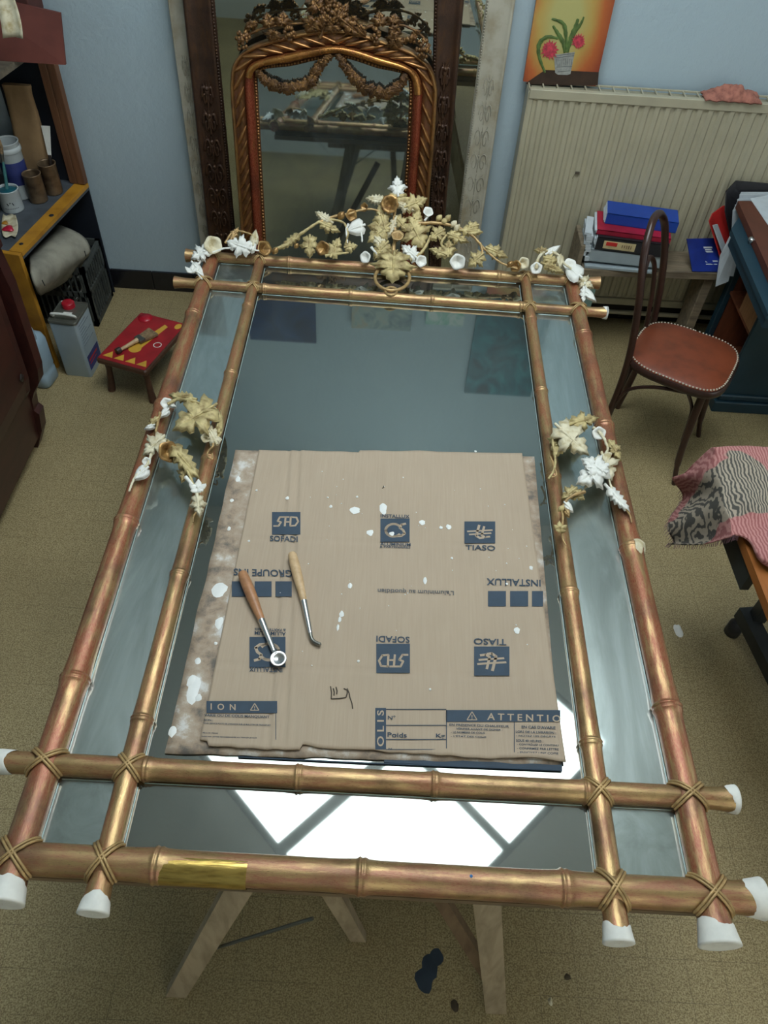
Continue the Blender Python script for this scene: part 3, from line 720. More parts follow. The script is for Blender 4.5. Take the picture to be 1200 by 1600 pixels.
ctext(m, 'N°', 668, 796, 22, 12); ctext(m, 'Poids', 684, 846, 56, 14); ctext(m, 'Kg', 809, 850, 26, 15)
for y in (771, 817, 858, 887): rect(m, 652, y, 826, y+2)
rect(m, 825, 774, 827.5, 894); rect(m, 1021, 806, 1023, 905); rect(m, 826, 774, 1155, 808); ctext(m, 'N', 664, 886, 10, 5); 
m.m = 1; warn(m, 900, 792, 13); ctext(m, 'A T T E N T I O', 1050, 796, 212, 20, h=.0005); m.m = 0
ctext(m, 'EN PRÉSENCE DU CHAUFFEUR', 921, 818, 172, 8.5); ctext(m, 'VÉRIFIER AVANT DE SIGNER :', 921, 829, 134, 7); ctext(m, '- LE NOMBRE DE COLIS', 888, 839, 98, 6); ctext(m, "- L'ÉTAT DES COLIS", 890, 850, 102, 6)
ctext(m, "EN CAS D'AVARIE", 1092, 824, 98, 8.5); ctext(m, 'LORS DE LA LIVRAISON :', 1084, 838, 116, 7); ctext(m, '- NOTEZ LES DÉGÂTS', 1084, 849, 114, 6); ctext(m, 'SOUS 48 HEURES :', 1066, 863, 78, 7)
ctext(m, '- CONTRÔLEZ LE CONTENU', 1090, 874, 120, 6.5); ctext(m, '- CONFIRMEZ PAR LETTRE', 1090, 886, 120, 6.5); ctext(m, '- ENVOYEZ UNE COPIE', 1090, 898, 118, 6.5)
m.build('printed_label', ['print', 'card'], CARD, True)
# worn hole, paint drips
m = MB()
for a, b in (((492,706),(494,742)),((494,742),(536,738)),((536,738),(540,712)),((540,712),(548,738)),((548,738),(556,770)),((500,712),(502,732)),((508,708),(510,728)),((540,716),(530,712)),((645,128),(641,134))):
    m.tube([CP(*a), CP((a[0]+b[0])/2+2, (a[1]+b[1])/2+1), CP(*b)], .0012, 5)
m.build('torn_crease', 'cardedge', CARD, True)
def blob(m, x, y, r, h=.0012, el=1.0):
    c = PZ(x, y, ZT); n = 14; ph = random.random()*9; R0 = (PZ(x+r, y, ZT)-c).length
    ring = [c+Vector((math.cos(a)*R0, math.sin(a)*R0*el, -.0006))*1.0*(1 if False else 1) for a in []]
    vs = [c+Vector((0, 0, h))]
    for f, z in ((.6, h*.8), (1, -.0004)):
        for k in range(n):
            a = 2*PI*k/n; q = 1+.35*noise.noise(Vector((math.cos(a)*1.3+ph, math.sin(a)*1.3, ph))); vs.append(c+Vector((math.cos(a)*R0*q*f, math.sin(a)*R0*q*f*el, z)))
    fs = [(0, 1+k, 1+(k+1) % n) for k in range(n)]+[(1+k, 1+n+k, 1+n+(k+1) % n, 1+(k+1) % n) for k in range(n)]
    m.add(vs, fs, True)
m = MB()
for x, y, r, el in [(599,794,6,1.8),(600,800,4,1.2),(555,797,8,.9),(578,832,6,1),(612,834,5,1),(660,816,4.5,1.1),(701,823,4.5,1.1),(689,824,3,1),(449,778,3,1.1),(517,791,2.6,1.2),(512,777,1.5,1),(547,915,4,1.2),(534,959,4,1.4),(531,968,3,1.6),(528,980,2,3),(808,985,4.5,1.3),(830,887,3,1.3),(664,907,3,2),(558,776,2,1),
        (401,766,2,1),(389,845,2,1),(560,1033,2,1.2),(706,872,2,1),(792,912,2,1),(672,1077,2,1),(743,705,2,1),(630,746,1.5,1)]: blob(m, x, y, r, .0012, el)
for k in range(40): blob(m, random.uniform(430, 830), random.uniform(735, 1080), random.uniform(.5, 1.2), .0006)
tag(m.build('paint_drips', 'paint', CARD, True), kind='stuff')
ZT2 = ZT; ZT = ZS+.0045
m = MB()
for x, y, r, el in [(343,922,11,1.3),(342,973,7,1.6),(303,1076,10,2.6),(300,1066,8,1.5),(310,1090,6,1),(269,1144,6,1.6),(337,1005,3,1),(309,1033,5,1.2),(372,748,4,1.5),(362,782,3,1.2),(358,826,3,1.4)]: blob(m, x, y, r, .0015, el)
tag(m.build('dried_plaster', 'paint', CARD, True), kind='stuff'); ZT = ZT2

# ------------------------------------------------------------------ two burnishing tools
MT['handle1'] = wood('tool_handle_dark', S(140, 98, 66), S(170, 122, 84), (20, 20, 2), .4); MT['handle2'] = wood('tool_handle_pale', S(176, 146, 106), S(200, 170, 130), (20, 20, 2), .45)
MT['steel'] = plain('steel', S(190, 190, 188), .25, .95, .05, 40); MT['greysteel'] = plain('grey_steel', S(120, 120, 112), .3, .8, .1)
ZC2 = ZT+.001
def tool(name, label, a, f, e, r, hm):
    A, F, E_ = PZ(*a, ZC2+r), PZ(*f, ZC2+r*.8), PZ(*e, ZC2+r*.6)
    t_ = thing(name, label, 'hand tool', tuple(A)); L = (F-A).length; D = (F-A).normalized()
    prof = [(0, .35), (.01, .72), (.04, .9), (.15, 1), (.35, 1.05), (.55, .98), (.8, .78), (1, .62)]
    MB().tube([A+D*L*p for p, q in prof], [r*q for p, q in prof], 16).build('handle', hm, t_, True)
    L2 = (E_-F).length; D2 = (E_-F).normalized()
    MB().tube([F-D2*.002, F+D2*L2*.5, F+D2*L2], [r*.66, r*.55, r*.42], 16).build('ferrule', 'steel', t_, True)
    return t_, E_, D2
t_, E_, D2 = tool('burnishing_tool', 'wooden-handled tool with thin hooked steel tip, right of the pair on cardboard', (456, 864), (475, 940), (485, 990), .011, 'handle2')
MB().tube(smooth_path([E_-D2*.004, PZ(487, 998, ZC2+.005), PZ(493, 1004, ZC2+.005), PZ(502, 1007, ZC2+.006)], 6), [.0045, .0044]+[.0042]*15+[.0028, .0012], 10).build('hooked_tip', 'greysteel', t_, True)
t_, E_, D2 = tool('burnishing_tool', 'brown wooden-handled tool with rounded steel spoon tip, left of the pair on cardboard', (378, 894), (409, 970), (429, 1020), .012, 'handle1')
c = PZ(435, 1030, ZC2+.008)
m = MB(); m.T = None
m.lathe([(.001, -.006), (.011, -.004), (.0165, .001), (.0172, .004), (.0155, .005), (.010, .002), (.001, .0)], c, (0, -.1, 1), 24)
m.tube([E_-D2*.003, c-D2*.012], [.0055, .006], 10)
m.build('spoon_tip', 'steel', t_, True)

# ------------------------------------------------------------------ trestles
MT['pine'] = wood('grey_pine', S(138, 124, 100), S(170, 154, 128), (14, 14, 2), .75); MT['pined'] = wood('dark_pine', S(104, 82, 60), S(126, 104, 78), (14, 14, 2), .7)
def plank(m, a, b, w, t, up=(0, 1, 0)):
    a, b = Vector(a), Vector(b); d = (b-a).normalized(); u = Vector(up); u = (u-d*u.dot(d)).normalized(); s = d.cross(u)
    q = [-s*w/2-u*t/2, s*w/2-u*t/2, s*w/2+u*t/2, -s*w/2+u*t/2]
    m.add([a+x for x in q]+[b+x for x in q], [(3, 2, 1, 0), (4, 5, 6, 7)]+[(i, (i+1) % 4, (i+1) % 4+4, i+4) for i in range(4)], False)
def trestle(label, y, dx=0):
    t_ = thing('trestle', label, 'trestle', (dx, y, 0), 0, 'wooden trestles under the mirror')
    zt = .70; m = MB(); m.box((-.36, -.035, .675), (.36, .035, .744), .004); m.build('top_beam', 'pine', t_)
    feet = [(-.417, -.13, -.20), (.363, -.13, .24), (-.43, .15, -.20), (.38, .15, .24)]
    for x, fy, tx in feet:
        m = MB(); a = Vector((tx, -.045 if fy < 0 else .045, zt)); b = Vector((x, fy, 0)); b2 = b+(a-b)*.0
        plank(m, a, b, .052, .022)
        for i in range(4, 8): m.v[i].z = 0.0
        m.build('leg', 'pine', t_)
    m = MB(); plank(m, (.335, -.105, .16), (.10, .06, .60), .03, .02); m.build('brace', 'pined', t_)
    m = MB(); plank(m, (-.36, -.115, .20), (-.36, .125, .20), .03, .018); m.build('brace', 'pine', t_)
    m = MB(); plank(m, (.33, -.10, .22), (.34, .12, .22), .03, .018); m.build('brace', 'pine', t_)
    m = MB(); plank(m, (-.06, -.03, .68), (.018, .01, 0), .04, .022)
    for i in range(4, 8): m.v[i].z = 0.0
    m.build('middle_leg', 'pine', t_)
    m = MB(); m.tube([(-.345, -.10, .28), (-.08, -.06, .48)], .004, 6); m.build('stay_rod', 'greysteel', t_)
    return t_
tr = trestle('wooden trestle under the near end of the mirror, legs showing below its bottom bar', .448)
tr2 = copy_thing(tr, (0.0, 1.95, 0), PI, 'wooden trestle under the far end of the mirror, near the leaf crest')
# small things on the floor
m = MB()
def fblob(m, x, y, r, h, el=1, z0=0):
    c = PZ(x, y, z0); n = 16; ph = random.random()*9; vs = [c+Vector((0, 0, h))]
    for f, z in ((.6, h*.85), (1, 0)):
        for k in range(n):
            a = 2*PI*k/n; q = 1+.4*noise.noise(Vector((math.cos(a)*1.2+ph, math.sin(a)*1.2, ph))); vs.append(c+Vector((math.cos(a)*r*q*f, math.sin(a)*r*q*f*el, z)))
    m.add(vs, [(0, 1+k, 1+(k+1) % n) for k in range(n)]+[(1+k, 1+n+k, 1+n+(k+1) % n, 1+(k+1) % n) for k in range(n)], True)
fblob(m, 1060, 986, .016, .008, 1.7); tag(m.build('plaster_crumb', 'gesso'), 'small white plaster lump lying on the floor right of the mirror', 'debris')
m = MB(); fblob(m, 664, 1530, .024, .0012, 1.2); fblob(m, 672, 1512, .020, .001, 1.3); fblob(m, 682, 1496, .016, .0008, 1.2)  # thin dark blue patches lying flat on the floor
tag(m.build('floor_mark', plain('dark_blue_mark', S(42, 56, 70), .7)), 'dark blue stain on the floor below the mirror', 'mark')
m = MB(); fblob(m, 711, 1572, .010, .004, 1.2); tag(m.build('floor_crumb', plain('crumb', S(78, 68, 54), .9)), 'dark crumb on the floor left of the right trestle foot', 'debris')
m = MB(); fblob(m, 860, 1565, .006, .004, 1.4); tag(m.build('floor_crumb', 'creamw'), 'pale chip on the floor right of the right trestle foot', 'debris')
m = MB(); fblob(m, 887, 1526, .009, .003, .8); tag(m.build('floor_crumb', plain('crumb2', S(84, 74, 56), .9)), 'brown crumb on the floor below the right end of the bottom bar', 'debris')

# ================================================================== mirrors leaning on the back wall
class Lean:
    """a plane leaning on the wall: s runs up it, h stands off it towards the room"""
    def __init__(s, y0, ang): s.o = Vector((0, y0, 0)); s.u = Vector((0, math.sin(ang), math.cos(ang))); s.n = Vector((0, -math.cos(ang), math.sin(ang)))
    def P(s, x, q, h=0): return s.o+Vector((x, 0, 0))+s.u*q+s.n*h
    def px(s, px, py, h=0):
        d = ray(px, py); o = Vector((0, 0, CAMH)); P0 = s.o+s.n*h; t = (P0-o).dot(s.n)/d.dot(s.n); return o+d*t
    def xs(s, px, py): p = s.px(px, py)-s.o; return p.x, p.dot(s.u)
MT['gold1'] = gilt('gilt_outer', S(150, 112, 66), S(120, 74, 44), S(74, 52, 34), .44, (6, 6, 3), .36)
MT['gold2'] = gilt('gilt_channel', S(122, 86, 50), S(96, 56, 34), S(52, 34, 24), .52, (14, 14, 6), .4)
MT['redroll'] = gilt('red_bole_roll', S(144, 92, 54), S(128, 54, 36), S(80, 42, 30), .66, (7, 7, 2), .3)
MT['goldroll'] = gilt('polished_roll', S(184, 130, 70), S(150, 88, 50), S(104, 62, 36), .40, (7, 7, 2), .22)
MT['goldrib'] = plain('gilt_ribbon', S(176, 128, 80), .28, .8, .25, 30, .2)
MT['crestgold'] = gilt('crest_brown_gold', S(140, 104, 60), S(96, 66, 44), S(58, 42, 32), .5, (20, 20, 20), .42)
MT['glass_gilt'] = mirror_mat('foxed_mirror_glass', (.46, .54, .54), S(96, 106, 106), .22, .03, 5)
MT['glass_wall'] = mirror_mat('wall_mirror_glass', (.50, .55, .50), S(110, 112, 100), .08, .015, 2)
GL = Lean(2.925, R(7.5))
G = thing('gilt_mirror', 'arched red and gold framed mirror with carved grape crest, leaning foremost at the wall', 'mirror', (-.245, 2.93, 0), 0, None)
key_o = [(362,150),(362,120),(366,98),(380,79),(402,67),(440,55),(480,47),(522,43),(562,49),(602,62),(640,76),(663,92),(676,110),(682,132),(683,150)]
key_i = [(403,150),(402,128),(403,115),(412,108),(428,105),(455,102),(490,94),(522,88),(552,93),(588,105),(612,110),(630,115),(638,124),(640,138),(640,152)]
oo = [GL.xs(*p) for p in key_o]; ii = [GL.xs(*p) for p in key_i]
oo = [(oo[0][0], .09*k) for k in range(11)]+oo+[(oo[-1][0]+.004, .09*k) for k in range(10, -1, -1)]
ii = [(ii[0][0], .09*k) for k in range(11)]+ii+[(ii[-1][0]+.004, .09*k) for k in range(10, -1, -1)]
oo = [tuple(p)[:2] for p in smooth_path([(a, b, 0) for a, b in oo], 5)]; ii = [tuple(p)[:2] for p in smooth_path([(a, b, 0) for a, b in ii], 5)]
def gp(k, t, h):
    a, b = oo[k], ii[k]; return GL.P(a[0]*(1-t)+b[0]*t, a[1]*(1-t)+b[1]*t, h)
def band(prof): return [[gp(k, t, h) for t, h in prof] for k in range(len(oo))]
MB().grid(band([(0, -.02), (0, .022), (.02, .032), (.07, .037), (.12, .034), (.15, .026)]), True).build('outer_moulding', 'gold1', G, True)
MB().grid(band([(.15, .026), (.19, .020), (.3, .026), (.4, .028), (.5, .022), (.54, .016)]), True).build('carved_channel', 'gold2', G, True)
n0 = len(oo)
MB().grid(band([(.54, .016), (.58, .028), (.66, .036), (.76, .034), (.84, .024), (.88, .010)]), True).build('polished_moulding', 'redroll', G, True)
MB().grid([[gp(k, t, h+.0012) for t, h in [(.56, .022), (.60, .031), (.66, .0365), (.76, .0345), (.84, .025)]] for k in range(62, 125)], True).build('gilded_arch_moulding', 'goldroll', G, True)
MB().grid(band([(.88, .010), (.9, .004), (1.02, .002), (1.03, -.006)]), True).build('sight_edge', 'gold2', G, True)
# twisted ribbon carving laid along the channel
m = MB(); acc = 0; last = None; cnt = 0
for k in range(4, n0-4):
    p = gp(k, .34, .028)
    if last is not None: acc += (p-last).length
    last = p
    if acc > .050:
        acc = 0; T1 = (gp(k+2, .34, .028)-gp(k-2, .34, .028)).normalized(); W1 = (gp(k, .5, .028)-gp(k, .18, .028)); wl = W1.length; W1.normalize()
        sgn = 1 if p.x < -.245 else -1
        rows = []
        for i in range(9):
            u = -1+i/4; wd = (1-u*u)**.6*.0075+.0004
            c = p+T1*(u*.040*sgn)+W1*(u*wl*.62); e = (T1*sgn*wl*.62-W1*.034).normalized()
            rows.append([c+e*wd*q+GL.n*(.010*(1-q*q)*(1-.6*u*u)-.002) for q in (-1, -.5, 0, .5, 1)])
        m.grid(rows, True)
m.build('ribbon_carving', 'goldrib', G, True)
m = MB(); acc = 0; last = None
for k in range(n0-1):
    for f in (0, .25, .5, .75):
        a, b = gp(k, .955, .006), gp(k+1, .955, .006); p = a*(1-f)+b*f
        if last is None or (p-last).length > .0095: m.ball(p, .0046, 6); last = p
m.build('bead_row', 'goldrib', G, True)
m = MB(); fan = [GL.P(a, b, -.004) for a, b in ii]; m.prism(fan, GL.n*.004); m.build('mirror_glass', 'glass_gilt', G, True)
m = MB(); m.prism([GL.P(oo[0][0]+.01, .0, -.02), GL.P(oo[-1][0]-.01, .0, -.02), GL.P(oo[-1][0]-.01, .06, -.02), GL.P(oo[0][0]+.01, .06, -.02)], GL.n*.05); m.build('bottom_rail', 'gold1', G, True)
# crest of vine leaves and grapes
gm = lambda h0: (lambda px, py, h=0: GL.px(px, py, h0+h))
g1 = gm(.03)
def grapes(mp, c, rx, ry, parent, n=26, rr=.0075):
    m = MB(); 
    for k in range(n):
        a = random.random()*2*PI; q = math.sqrt(random.random()); x = c[0]+rx*q*math.cos(a); y = c[1]+ry*q*math.sin(a)
        m.ball(mp(x, y, .01+.018*(1-q)), rr, 8)
    return m.build('grape_cluster', 'crestgold', parent, True)
def crest_group(pts, leaves, clusters):
    st = vine(g1, pts, .006, 'crestgold', G, 'crest_branch', .004)
    for a, b, w in leaves: leaf(g1, a, b, w, MAPLE, 'crestgold', st, lift=.02, curl=.03)
    for c, rx, ry, n in clusters: grapes(g1, c, rx, ry, st, n)
crest_group([(372,70),(392,52),(420,42),(450,38),(478,36)], [((392,42),(385,34),18),((420,40),(416,18),24),((440,38),(443,16),26),((428,48),(422,66),26),((400,36),(382,42),14)], [((379,62),11,16,26),((452,52),9,12,18)])
crest_group([(500,60),(508,38),(515,18),(512,2),(515,-12)], [((492,30),(478,52),34),((498,14),(487,-4),30),((520,40),(521,54),26),((536,32),(568,58),26),((528,30),(545,2),20),((500,26),(505,46),22),((550,26),(553,40),18)], [((518,20),16,24,60),((511,-4),12,14,30)])
crest_group([(560,50),(575,42),(600,38),(630,40),(655,52),(672,72)], [((594,38),(592,16),26),((614,36),(618,20),24),((610,44),(628,52),22),((618,60),(622,78),30),((616,50),(610,76),20),((648,48),(652,56),16),((560,40),(572,58),18)], [((588,54),7,14,18),((640,58),10,10,18),((662,76),11,15,28)])
# two leafy festoons hanging over the glass
def festoon(pts, seed):
    rnd = random.Random(seed); P = smooth_path([(x, y, 0) for x, y in pts], 5); m = MB(); g2 = gm(.012)
    m.tube([g2(p.x, p.y, 0) for p in P], .004, 6)
    for i, p in enumerate(P):
        f = math.sin(PI*i/(len(P)-1)); 
        for s in range(1 if i % 2 else 2):
            a = rnd.random()*2*PI; L = 7+6*f; leaf(g2, (p.x-2*math.cos(a), p.y-2*math.sin(a)), (p.x+L*math.cos(a), p.y+L*math.sin(a)), 9+6*f, MAPLE, None, None, lift=.010+.010*rnd.random(), curl=.012, mb=m)
    m.build('leaf_festoon', 'crestgold', G, True)
festoon([(404,112),(414,126),(432,134),(455,138),(478,132),(492,116),(503,98),(516,88)], 3)
festoon([(529,88),(540,104),(552,120),(570,136),(592,144),(612,142),(626,130),(634,118)], 5)

# dark brown and cream frames behind, leaning further back
def line_x(L, p, q):
    (x0, s0), (x1, s1) = L.xs(*p), L.xs(*q); return lambda s: x0+(x1-x0)*(s-s0)/(s1-s0)
def wall_frame(L, T, lo, li, ri, ro, top, railw, prof, mat, glassmat, bot=0.0):
    m = MB()
    for (fo, fi) in ((lo, li), (ro, ri)):
        rows = []
        for k in range(30):
            s = bot+(top-bot)*k/29; rows.append([L.P(fo(s)*(1-t)+fi(s)*t, s, h) for t, h in prof])
        MB().grid(rows, True).build('frame_stile', mat, T, True)
    for s0, s1 in ((top, top-railw), (bot, bot+railw)):
        rows = [[L.P(lo(s0*(1-t)+s1*t)*(1-k/20)+ro(s0*(1-t)+s1*t)*k/20 if False else (lo(s0)+(li(s1)-lo(s0))*t)*(1-k/20)+(ro(s0)+(ri(s1)-ro(s0))*t)*k/20, s0*(1-t)+s1*t, h+.0008) for t, h in prof] for k in range(21)]
        MB().grid(rows, True).build('frame_rail', mat, T, True)
    m = MB(); m.prism([L.P(li(bot)-.01, bot+.02, .002), L.P(ri(bot)+.01, bot+.02, .002), L.P(ri(top)+.01, top-.02, .002), L.P(li(top)-.01, top-.02, .002)], L.n*.003); m.build('mirror_glass', glassmat, T, True)
def scrolls(L, T, fo, fi, s0, s1, n, mat, hh, w0=.3, w1=.75, name='scroll_carving', rr=.0034):
    m = MB()
    for k in range(n):
        s = s0+(s1-s0)*(k+.5)/n; d = (s1-s0)/n; f = 1-.55*abs(2*(k+.5)/n-1)
        cx = fo(s)*(.5)+fi(s)*.5; W = abs(fi(s)-fo(s))*(w1-w0)*f
        for sg in (-1, 1):
            pts = []
            for i in range(20):
                a = i*.42; r = (1-i/23); pts.append(L.P(cx+sg*(W*.28+W*.24*r*math.cos(a)), s+d*.46*r*math.sin(a), hh))
            m.tube(pts, [rr*(1-.5*i/20) for i in range(20)], 6)
        m.ball(L.P(cx, s+d*.3, hh), rr*1.6, 8); m.tube([L.P(cx, s-d*.4, hh), L.P(cx, s+d*.3, hh)], rr*.8, 6)
        for q in (-.35, 0, .35): m.tube([L.P(cx+W*.1*q, s+d*.1, hh), L.P(cx+W*q, s+d*.52, hh)], [rr*1.1, rr*.4], 6)
    m.build(name, mat, T, True)
def edge_beads(L, T, f, s0, s1, dx, hh, r, step, mat):
    m = MB(); s = s0
    while s < s1: m.ball(L.P(f(s)+dx, s, hh), r, 6); s += step
    m.build('bead_row', mat, T, True)
MT['darkframe'] = gilt('dark_frame', S(96, 70, 50), S(62, 42, 32), S(36, 26, 20), .58, (8, 8, 2), .45)
MT['creamframe'] = plain('cream_frame', S(176, 172, 156), .5, .1, .08, 12, .1, S(150, 140, 116)); MT['creamdark'] = plain('cream_carving', S(160, 156, 140), .5, .1, .14, 50, .2)
DL = Lean(3.115, R(1.5))
D = thing('dark_framed_mirror', 'tall mirror in a dark brown carved frame, standing behind the arched gilt mirror', 'mirror', (-.28, 3.09, 0))
lo, li, ri, ro = line_x(DL, (286,0), (325,360)), line_x(DL, (337,0), (369,360)), line_x(DL, (677,0), (671,300)), line_x(DL, (725,0), (699,300))
pd = [(0, -.03), (0, .010), (.05, .022), (.12, .024), (.18, .018), (.3, .012), (.6, .016), (.78, .020), (.84, .024), (.9, .018), (.94, .010), (1, .002)]
wall_frame(DL, D, lo, li, ri, ro, 1.46, .11, pd, 'darkframe', 'glass_wall')
scrolls(DL, D, lo, li, .12, 1.02, 9, 'darkframe', .021, .1, .75, 'scroll_carving', .006); scrolls(DL, D, ro, ri, .12, 1.14, 10, 'darkframe', .021, .1, .75, 'scroll_carving', .006)
edge_beads(DL, D, li, .1, 1.36, -.009, .022, .0042, .011, 'darkframe'); edge_beads(DL, D, ri, .1, 1.36, .009, .022, .0042, .011, 'darkframe')
KL = Lean(3.19, R(1.2))
K = thing('cream_framed_mirror', 'widest mirror in a cream frame with scroll carving, standing hindmost at the wall', 'mirror', (-.24, 3.2, 0))
lo, li, ri, ro = line_x(KL, (263,0), (312,365)), line_x(KL, (292,0), (338,365)), line_x(KL, (758,0), (717,330)), line_x(KL, (805,0), (755,330))
pk = [(0, -.02), (0, .010), (.05, .016), (.12, .012), (.2, .008), (.8, .012), (.86, .018), (.92, .014), (1, .002)]
wall_frame(KL, K, lo, li, ri, ro, 1.45, .12, pk, 'creamframe', 'glass_wall')
scrolls(KL, K, ro, ri, .22, 1.08, 9, 'creamdark', .0105, .1, .8, 'scroll_carving', .0026); scrolls(KL, K, lo, li, .22, 1.08, 9, 'creamdark', .0105, .1, .8, 'scroll_carving', .0026)
edge_beads(KL, K, ri, .1, 1.36, .008, .016, .0032, .0095, 'creamdark')

# ================================================================== radiator with painting and rag
MT['rad'] = plain('radiator_cream', S(172, 166, 142), .45, 0, .05, 8); MT['radg'] = plain('radiator_groove', S(150, 146, 124), .5)
X0, X1, RY, RZ0, RZ1 = .49, 1.86, 3.14, .17, 1.065
RD = thing('radiator', 'wide cream ribbed panel radiator on the pale blue back wall', 'radiator', (1.1, 3.18, 0))
def ribs(y, z0, z1, name, d=.007, xa=X0, xb=X1):
    xs = []; x = xa+.02; pitch = .0412
    cols = [(xa, 0), (xa+.016, 0)]
    while x < xb-.02:
        cols += [(x, d), (x+.012, d), (x+.018, 0), (x+.034, 0)]; x += pitch
    cols += [(xb-.016, 0), (xb, 0)]
    rows = [[(cx, y+dy*(0 if k in (0, 3) else 1), z) for cx, dy in cols] for k, z in ((0, z0), (1, z0+.012), (2, z1-.012), (3, z1))]
    return MB().grid(rows, False, (0, -.003, 0)).build(name, 'rad', RD, True)
ribs(RY, RZ0+.02, RZ1-.03, 'ribbed_panel')
MB().box((X0, RY-.004, RZ1-.034), (X1, RY+.012, RZ1), .002).build('front_lip', 'rad', RD, True)
MB().box((X0-.004, RY+.004, RZ0+.02), (X0+.004, RY+.085, RZ1-.01), .001).build('side_panel', 'rad', RD, True)
MB().box((X0, RY+.076, RZ0+.02), (X1, RY+.084, RZ1-.04)).build('rear_panel', 'radg', RD, True)
m = MB(); x = X0
m.box((X0, RY+.012, RZ1-.006), (X1, RY+.020, RZ1)); m.box((X0, RY+.076, RZ1-.006), (X1, RY+.084, RZ1))
while x < X1+.001: m.box((x-.0025, RY+.012, RZ1-.005), (x+.0025, RY+.082, RZ1-.0005)); x += .0545
m.build('top_grille', 'rad', RD, True)
MB().box((X0+.012, RY+.013, RZ1-.014), (X1-.012, RY+.075, RZ1-.011)).build('convector_fins', 'radg', RD, True)
MB().box((X0, RY-.002, RZ0-.02), (X1, RY+.02, RZ0+.014), .003).build('bottom_rail', 'rad', RD, True)
MB().tube([(X0+.3, RY+.03, .09), (X1, RY+.03, .09)], .011, 10).build('pipe', 'rad', RD, True)
for x in (X0+.12, X1-.2): m = MB(); m.box((x, RY+.015, 0), (x+.03, RY+.03, RZ0+.02)); m.box((x, RY+.015, 0), (x+.03, YB-.015, .01)); m.build('foot_bracket', 'radg', RD, True)
m = MB(); c = PY(898, 272, RY-.006); m.box((c.x, c.y-.004, c.z), (c.x+.018, c.y+.003, c.z+.010), .001); m.tube([c+Vector((.002, 0, .004)), c+Vector((-.006, -.002, -.018))], .001, 5)
m.build('thermometer_clip', plain('clip', S(70, 62, 50), .6), RD, True)
# pink rag
MT['rag'] = plain('pink_rag', S(166, 108, 92), .9, 0, .2, 50, .5, S(122, 76, 66))
m = MB(); rows = []
for j in range(15):
    row = []
    for i in range(25):
        u, v = i/24, j/14; x = 1.155+.215*u; y = 3.125+.085*v
        h = .006+.048*math.sin(PI*u)**.6*math.sin(PI*v)**.7*(.75+.7*noise.noise(Vector((u*6, v*4, 1))))+.006*abs(noise.noise(Vector((u*19, v*8, 4))))
        row.append((x+.01*noise.noise(Vector((v*5, u*3, 2))), y+.012*noise.noise(Vector((u*7, 3, v))), RZ1+h))
    rows.append(row)
m.grid(rows, True, (0, 0, .005)); tag(m.build('rag', 'rag'), 'crumpled pink rag lying on top of the cream radiator', 'cloth')

# pictures: one mesh of canvas with what is painted on it
def canvas(name, label, x0, x1, z0, z1, lean, base, paint=None, y0=None, group=None):
    t_ = thing(name, label, 'painting', ((x0+x1)/2, 3.2, z0)); y = y0 if y0 else 3.236; L = Lean(y, R(lean)); L.o = Vector((0, y, z0))
    H_ = (z1-z0)
    MB().prism([L.P(x0, 0), L.P(x1, 0), L.P(x1, H_), L.P(x0, H_)], -L.n*.016).build('canvas', base, t_, True)
    if paint: paint(L, x0, x1, H_, t_)
    return t_
def shape(L, pts, x0, w, H_, h=.0008):  # pts in 0..1
    return [L.P(x0+w*a, H_*b, h) for a, b in pts]
t = NT('cactus_painting_ground'); tc = t.node('ShaderNodeTexCoord'); mp = t.node('ShaderNodeMapping'); t.link(tc.outputs['Generated'], mp.inputs[0])
mp.inputs['Location'].default_value = (-.42, 0, -.5); gr = t.node('ShaderNodeTexGradient', gradient_type='SPHERICAL')
mp2 = t.node('ShaderNodeMapping'); mp2.inputs['Scale'].default_value = (1.5, .01, 1.35); t.link(mp.outputs[0], mp2.inputs[0]); t.link(mp2.outputs[0], gr.inputs[0])
t.set(Base_Color=t.ramp(t.math('ADD', gr.outputs[0], t.math('MULTIPLY', t.noise(mp.outputs[0], 6, 3), .15)), [(.08, S(126, 44, 26)), (.34, S(174, 92, 42)), (.56, S(176, 146, 74)), (.8, S(172, 166, 104))]), Roughness=.5); MT['cactusbg'] = t.m
MT['pgreen'] = plain('painted_green', S(84, 108, 52), .5, 0, .25, 60); MT['ppink'] = plain('painted_pink', S(196, 62, 78), .5, 0, .3, 90); MT['pgrey'] = plain('painted_pot', S(150, 152, 146), .5, 0, .15, 60)
MT['pdark'] = plain('painted_brown', S(56, 38, 26), .5, 0, .2, 20); MT['pwhite'] = plain('painted_white', S(210, 206, 196), .5); MT['pline'] = plain('painted_line', S(92, 98, 100), .5)
